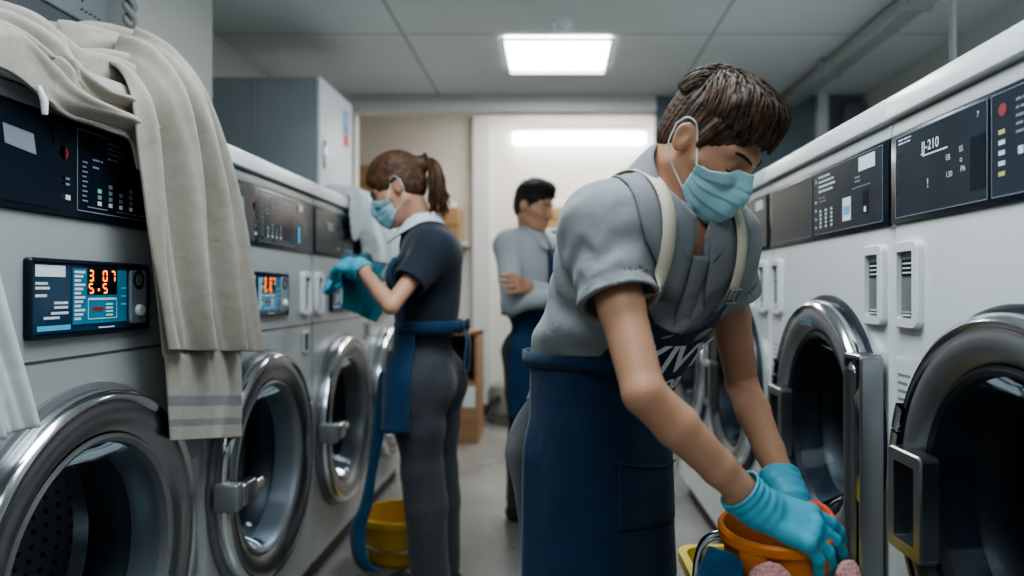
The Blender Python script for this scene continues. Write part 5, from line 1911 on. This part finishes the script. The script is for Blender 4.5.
# bib
bb = np.zeros((30, 26, 3))
for i, s in enumerate(np.linspace(-1, 1, 30)):
    bb[i] = chest_point(wo, lambda P: wo_tee(P, .2), np.full(26, s * .10), np.linspace(-.04, .20, 26), .007)
hang(sheet('bib', bb, M_apron_l, None, .003), wt)
# bow at the back
bk = march(wo_under, np.array([np.array((wax[0], wax[1], WWZ + .028)) - wf * .5]), np.array([wf]), .018, 60, .5)[0]
bpy.context.view_layer.update()
def loop_strip(pts, w, m, root, name):
    pts = spline(pts, 26)
    return hang(ribbon(name, pts - np.array((0, 0, w)), pts + np.array((0, 0, w)), m, None, .003), root)
lf = -wr_
for sg in (1, -1):
    loop_strip([bk, bk + lf * .035 * sg - wf * .012 + np.array((0, 0, .012)), bk + lf * .06 * sg - wf * .006, bk + lf * .035 * sg + np.array((0, 0, -.012)) - wf * .003, bk - wf * .004], .014, M_apron_l, wt, 'bow_loop')
    e = spline([bk, bk + lf * .02 * sg - wf * .02 + np.array((0, 0, -.05)), bk + lf * .03 * sg - wf * .012 + np.array((0, 0, -.16))], 14)
    hang(ribbon('bow_end', e - lf * .012, e + lf * .012, M_apron_l, None, .003), wt)
mk = mask_part(wo, M_mask, M_maskw, None); hang(mk, wt)
before = set(bpy.data.objects); brow_lash(wo, M_brow, None)
for o in set(bpy.data.objects) - before: hang(o, wt)
# hair: combed back into a ponytail
def wo_hair(P):
    c, R, k = wo.hc.astype(np.float32), wo.hR.astype(np.float32), wo.hk
    q = ((P - c) @ R.T) / k
    ax_ = q.copy(); ax_[:, 0] = np.abs(q[:, 0])
    d = ellip(q, (0, -.012, .044), (.084, .107, .096))
    d = smin(d, ellip(q, (0, -.05, .0), (.066, .056, .066)), .03)
    th = np.arctan2(q[:, 0], q[:, 2] + .02)
    d = d + .0016 * np.sin(th * 52 + 4 * vnoise(q, 22, 3)) + .001 * vnoise(q, 60, 8)
    d = smax(d, -ellip(ax_, (0, .128, -.030), (.070, .095, .100)), .010)
    d = smax(d, -ellip(ax_, (.088, .0, -.018), (.026, .024, .040)), .008)
    d = smax(d, -((q[:, 2] + .03) + np.clip(-(q[:, 1] + .012), 0, .06) * .9), .012)
    kn = ellip(q, (0, -.125, .045), (.030, .026, .030))
    d = smin(d, kn, .018)
    return d * k
hr = sdf_obj('hair', wo_hair, wo.hc - .2, wo.hc + .2, .0032, M_hair_w); hang(hr, wt)
bpy.context.view_layer.update()
r_ = np.random.default_rng(5)
b = MB()
def WW(l): return wo.hc + wo.hR.T @ (np.array(l) * wo.hk)
root = WW((0, -.135, .050))
for i in range(90):
    a, rad = r_.uniform(0, 2 * PI), r_.uniform(0, 1) ** .5
    ox = np.array((math.cos(a) * .6, math.sin(a), 0)) * rad
    fall = r_.uniform(.12, .20)
    pts = [root + ox * .012, root + np.array((.022, 0, .004)) + ox * .026, root + np.array((.036, 0, -.035)) + ox * .040,
           root + np.array((.044, 0, -.55 * fall)) + ox * .046 + r_.normal(size=3) * .004, root + np.array((.050 + .015 * math.cos(a), 0, -fall)) + ox * .030 + r_.normal(size=3) * .008]
    lock(b, spline(pts, 14), r_.uniform(.004, .007), 6, .6)
pt = b.build('ponytail', M_hair_w, None, sharp=None); pt['kind'] = 'stuff'
on_apron(hr, pt)
b = MB(); 
tor = [root + np.array((.006, 0, .004)) + .019 * (math.cos(a) * np.array((0, 1, 0)) + math.sin(a) * np.array((-.3, 0, .95))) for a in np.linspace(0, 2 * PI, 24)]
b.tube([tuple(x) for x in tor], .006, 8); on_apron(hr, b.build('hair_tie', M_tee, None))
gw = hand_sdf(J['WL'], WLX, WLZ, -1, size=.92, grow=.0016, curls=[(25, 25, 20)] * 4, thumb_in=.6)
hang(glove_part(wo, gw, J['WL'], J['EL'], M_glove, None, .0034, .029, .035, rip=.0008), wt)
gw2 = hand_sdf(J['WR'], (-.9, -.2, .1), (0, .3, .9), 1, size=.92, grow=.0016, curls=[(30, 30, 20)] * 4, thumb_in=.6)
hang(glove_part(wo, gw2, J['WR'], J['ER'], M_glove, None, .004, .029, .04), wt)

# ================================================================ the man at the back
bf = vnorm((.80, -.60, 0)); br = np.array((bf[1], -bf[0], 0))
bp = U(533, 345, 3.5)
Jb = dict(pelvis=bp, waist=U(531, 305, 3.5), neck=U(531, 233, 3.5))
smid = U(530, 247, 3.5)
Jb['SR'] = smid + br * .165; Jb['SL'] = smid - br * .165
Jb['ER'] = U(512, 304, 3.27); Jb['WR'] = U(553, 296, 3.20); Jb['EL'] = U(566, 300, 3.50); Jb['WL'] = U(528, 288, 3.24)
Jb['HR'] = bp + br * .085 - np.array((0, 0, .03)); Jb['HL'] = bp - br * .085 - np.array((0, 0, .03))
for s_ in 'RL':
    Jb['K' + s_] = Jb['H' + s_] + np.array((0, 0, -.39)) + bf * .01; Jb['A' + s_] = Jb['K' + s_].copy() - bf * .02; Jb['A' + s_][2] = .085
bhR = frame_of((.80, -.50, -.20))
bm_ = Person(Jb, U(534, 207, 3.47), bhR, .95, head_k=.98)
bm_.hands['R'] = hand_sdf(Jb['WR'], vnorm(Jb['WR'] - Jb['ER']) + np.array((.1, .2, 0)), (.5, -.8, .2), 1, curls=[(12, 14, 10)] * 4)
bm_.hands['L'] = hand_sdf(Jb['WL'], vnorm(Jb['WL'] - Jb['EL']) + np.array((0, -.1, 0)), (.4, -.8, .3), -1, curls=[(12, 14, 10)] * 4)
bt = empty('person', (float(bp[0]), float(bp[1]), 0.0), 'dark haired man with crossed arms in pale shirt and tie, standing at the back', 'person', 'laundry workers')
bpy.context.view_layer.update()
lo, hi = bm_.bounds()
hang(sdf_obj('body', bm_.body, lo, hi, .0055, M_skin), bt)
BWZ = float(Jb['waist'][2]) - .03
def bk_shirt(P, wr=1.0):
    p = bm_
    n1 = vnoise(P, 30, 24)
    d = p.torso(P) - .014 + wr * .005 * n1
    for s_ in 'RL':
        a, e, w_ = p.J['S' + s_], p.J['E' + s_], p.J['W' + s_]
        w2 = w_ - vnorm(w_ - e) * .02
        sl = limb(P, [a, e, w2], [.060, .050, .038], .012) + wr * .004 * n1
        d = smin(d, sl, .025)
        d = np.maximum(d, -ellip(P, w_ + vnorm(w_ - e) * .02, (.038, .038, .038)))
    return d
def bk_cut(P):
    d = np.maximum(bk_shirt(P), BWZ - .03 - P[:, 2])
    return smax(d, -rcone(P, bm_.J['neck'], bm_.J['neck'] + bm_.up * .2, .058, .08), .005)
lo2, hi2 = bm_.bounds(); lo2[2] = BWZ - .1; hi2[2] = 1.5
hang(sdf_obj('shirt', bk_cut, lo2, hi2, .0055, M_shirt_l), bt)
collar(bm_, lambda P: bk_shirt(P, .3), M_shirt_l, bt, r0=.060, fall=.04, point=.03, gap=.18)
hang(trousers_part(bm_, M_trou, None, .006, BWZ, seed=8), bt)
shoes(bm_, bt, .006)
def bk_under(P):
    d = bm_.torso(P) - .016
    for s_ in 'RL': d = smin(d, bm_.leg(P, s_, .016), .03)
    return d
bax = (float(bp[0]), float(bp[1]))
G = skirt_points(bk_under, bax, bf, BWZ + .01, .50, -1.5, 1.5, 60, 30, .008, .008, 5, 6, .012)
hang(sheet('apron', G, M_apron_l, None, .003), bt)
tie(bm_, bk_under, bax, bf, BWZ, 1.2, 2 * PI - 1.2, M_apron_l, bt, .016, .014)
n = 30
v = np.linspace(.265, .02, n)
wd = np.where(v > .24, .014, .017 + (.24 - v) * .07)
ct = chest_point(bm_, lambda P: bk_shirt(P, .2), np.zeros(n), v, .010)
hang(ribbon('necktie', ct - bm_.right * wd[:, None], ct + bm_.right * wd[:, None], M_apron_l, None, .006), bt)
before = set(bpy.data.objects); brow_lash(bm_, M_brow, None)
for o in set(bpy.data.objects) - before: hang(o, bt)
hair_short(bm_, M_hair_d, bt, .004, 31, 120, .9, .8)
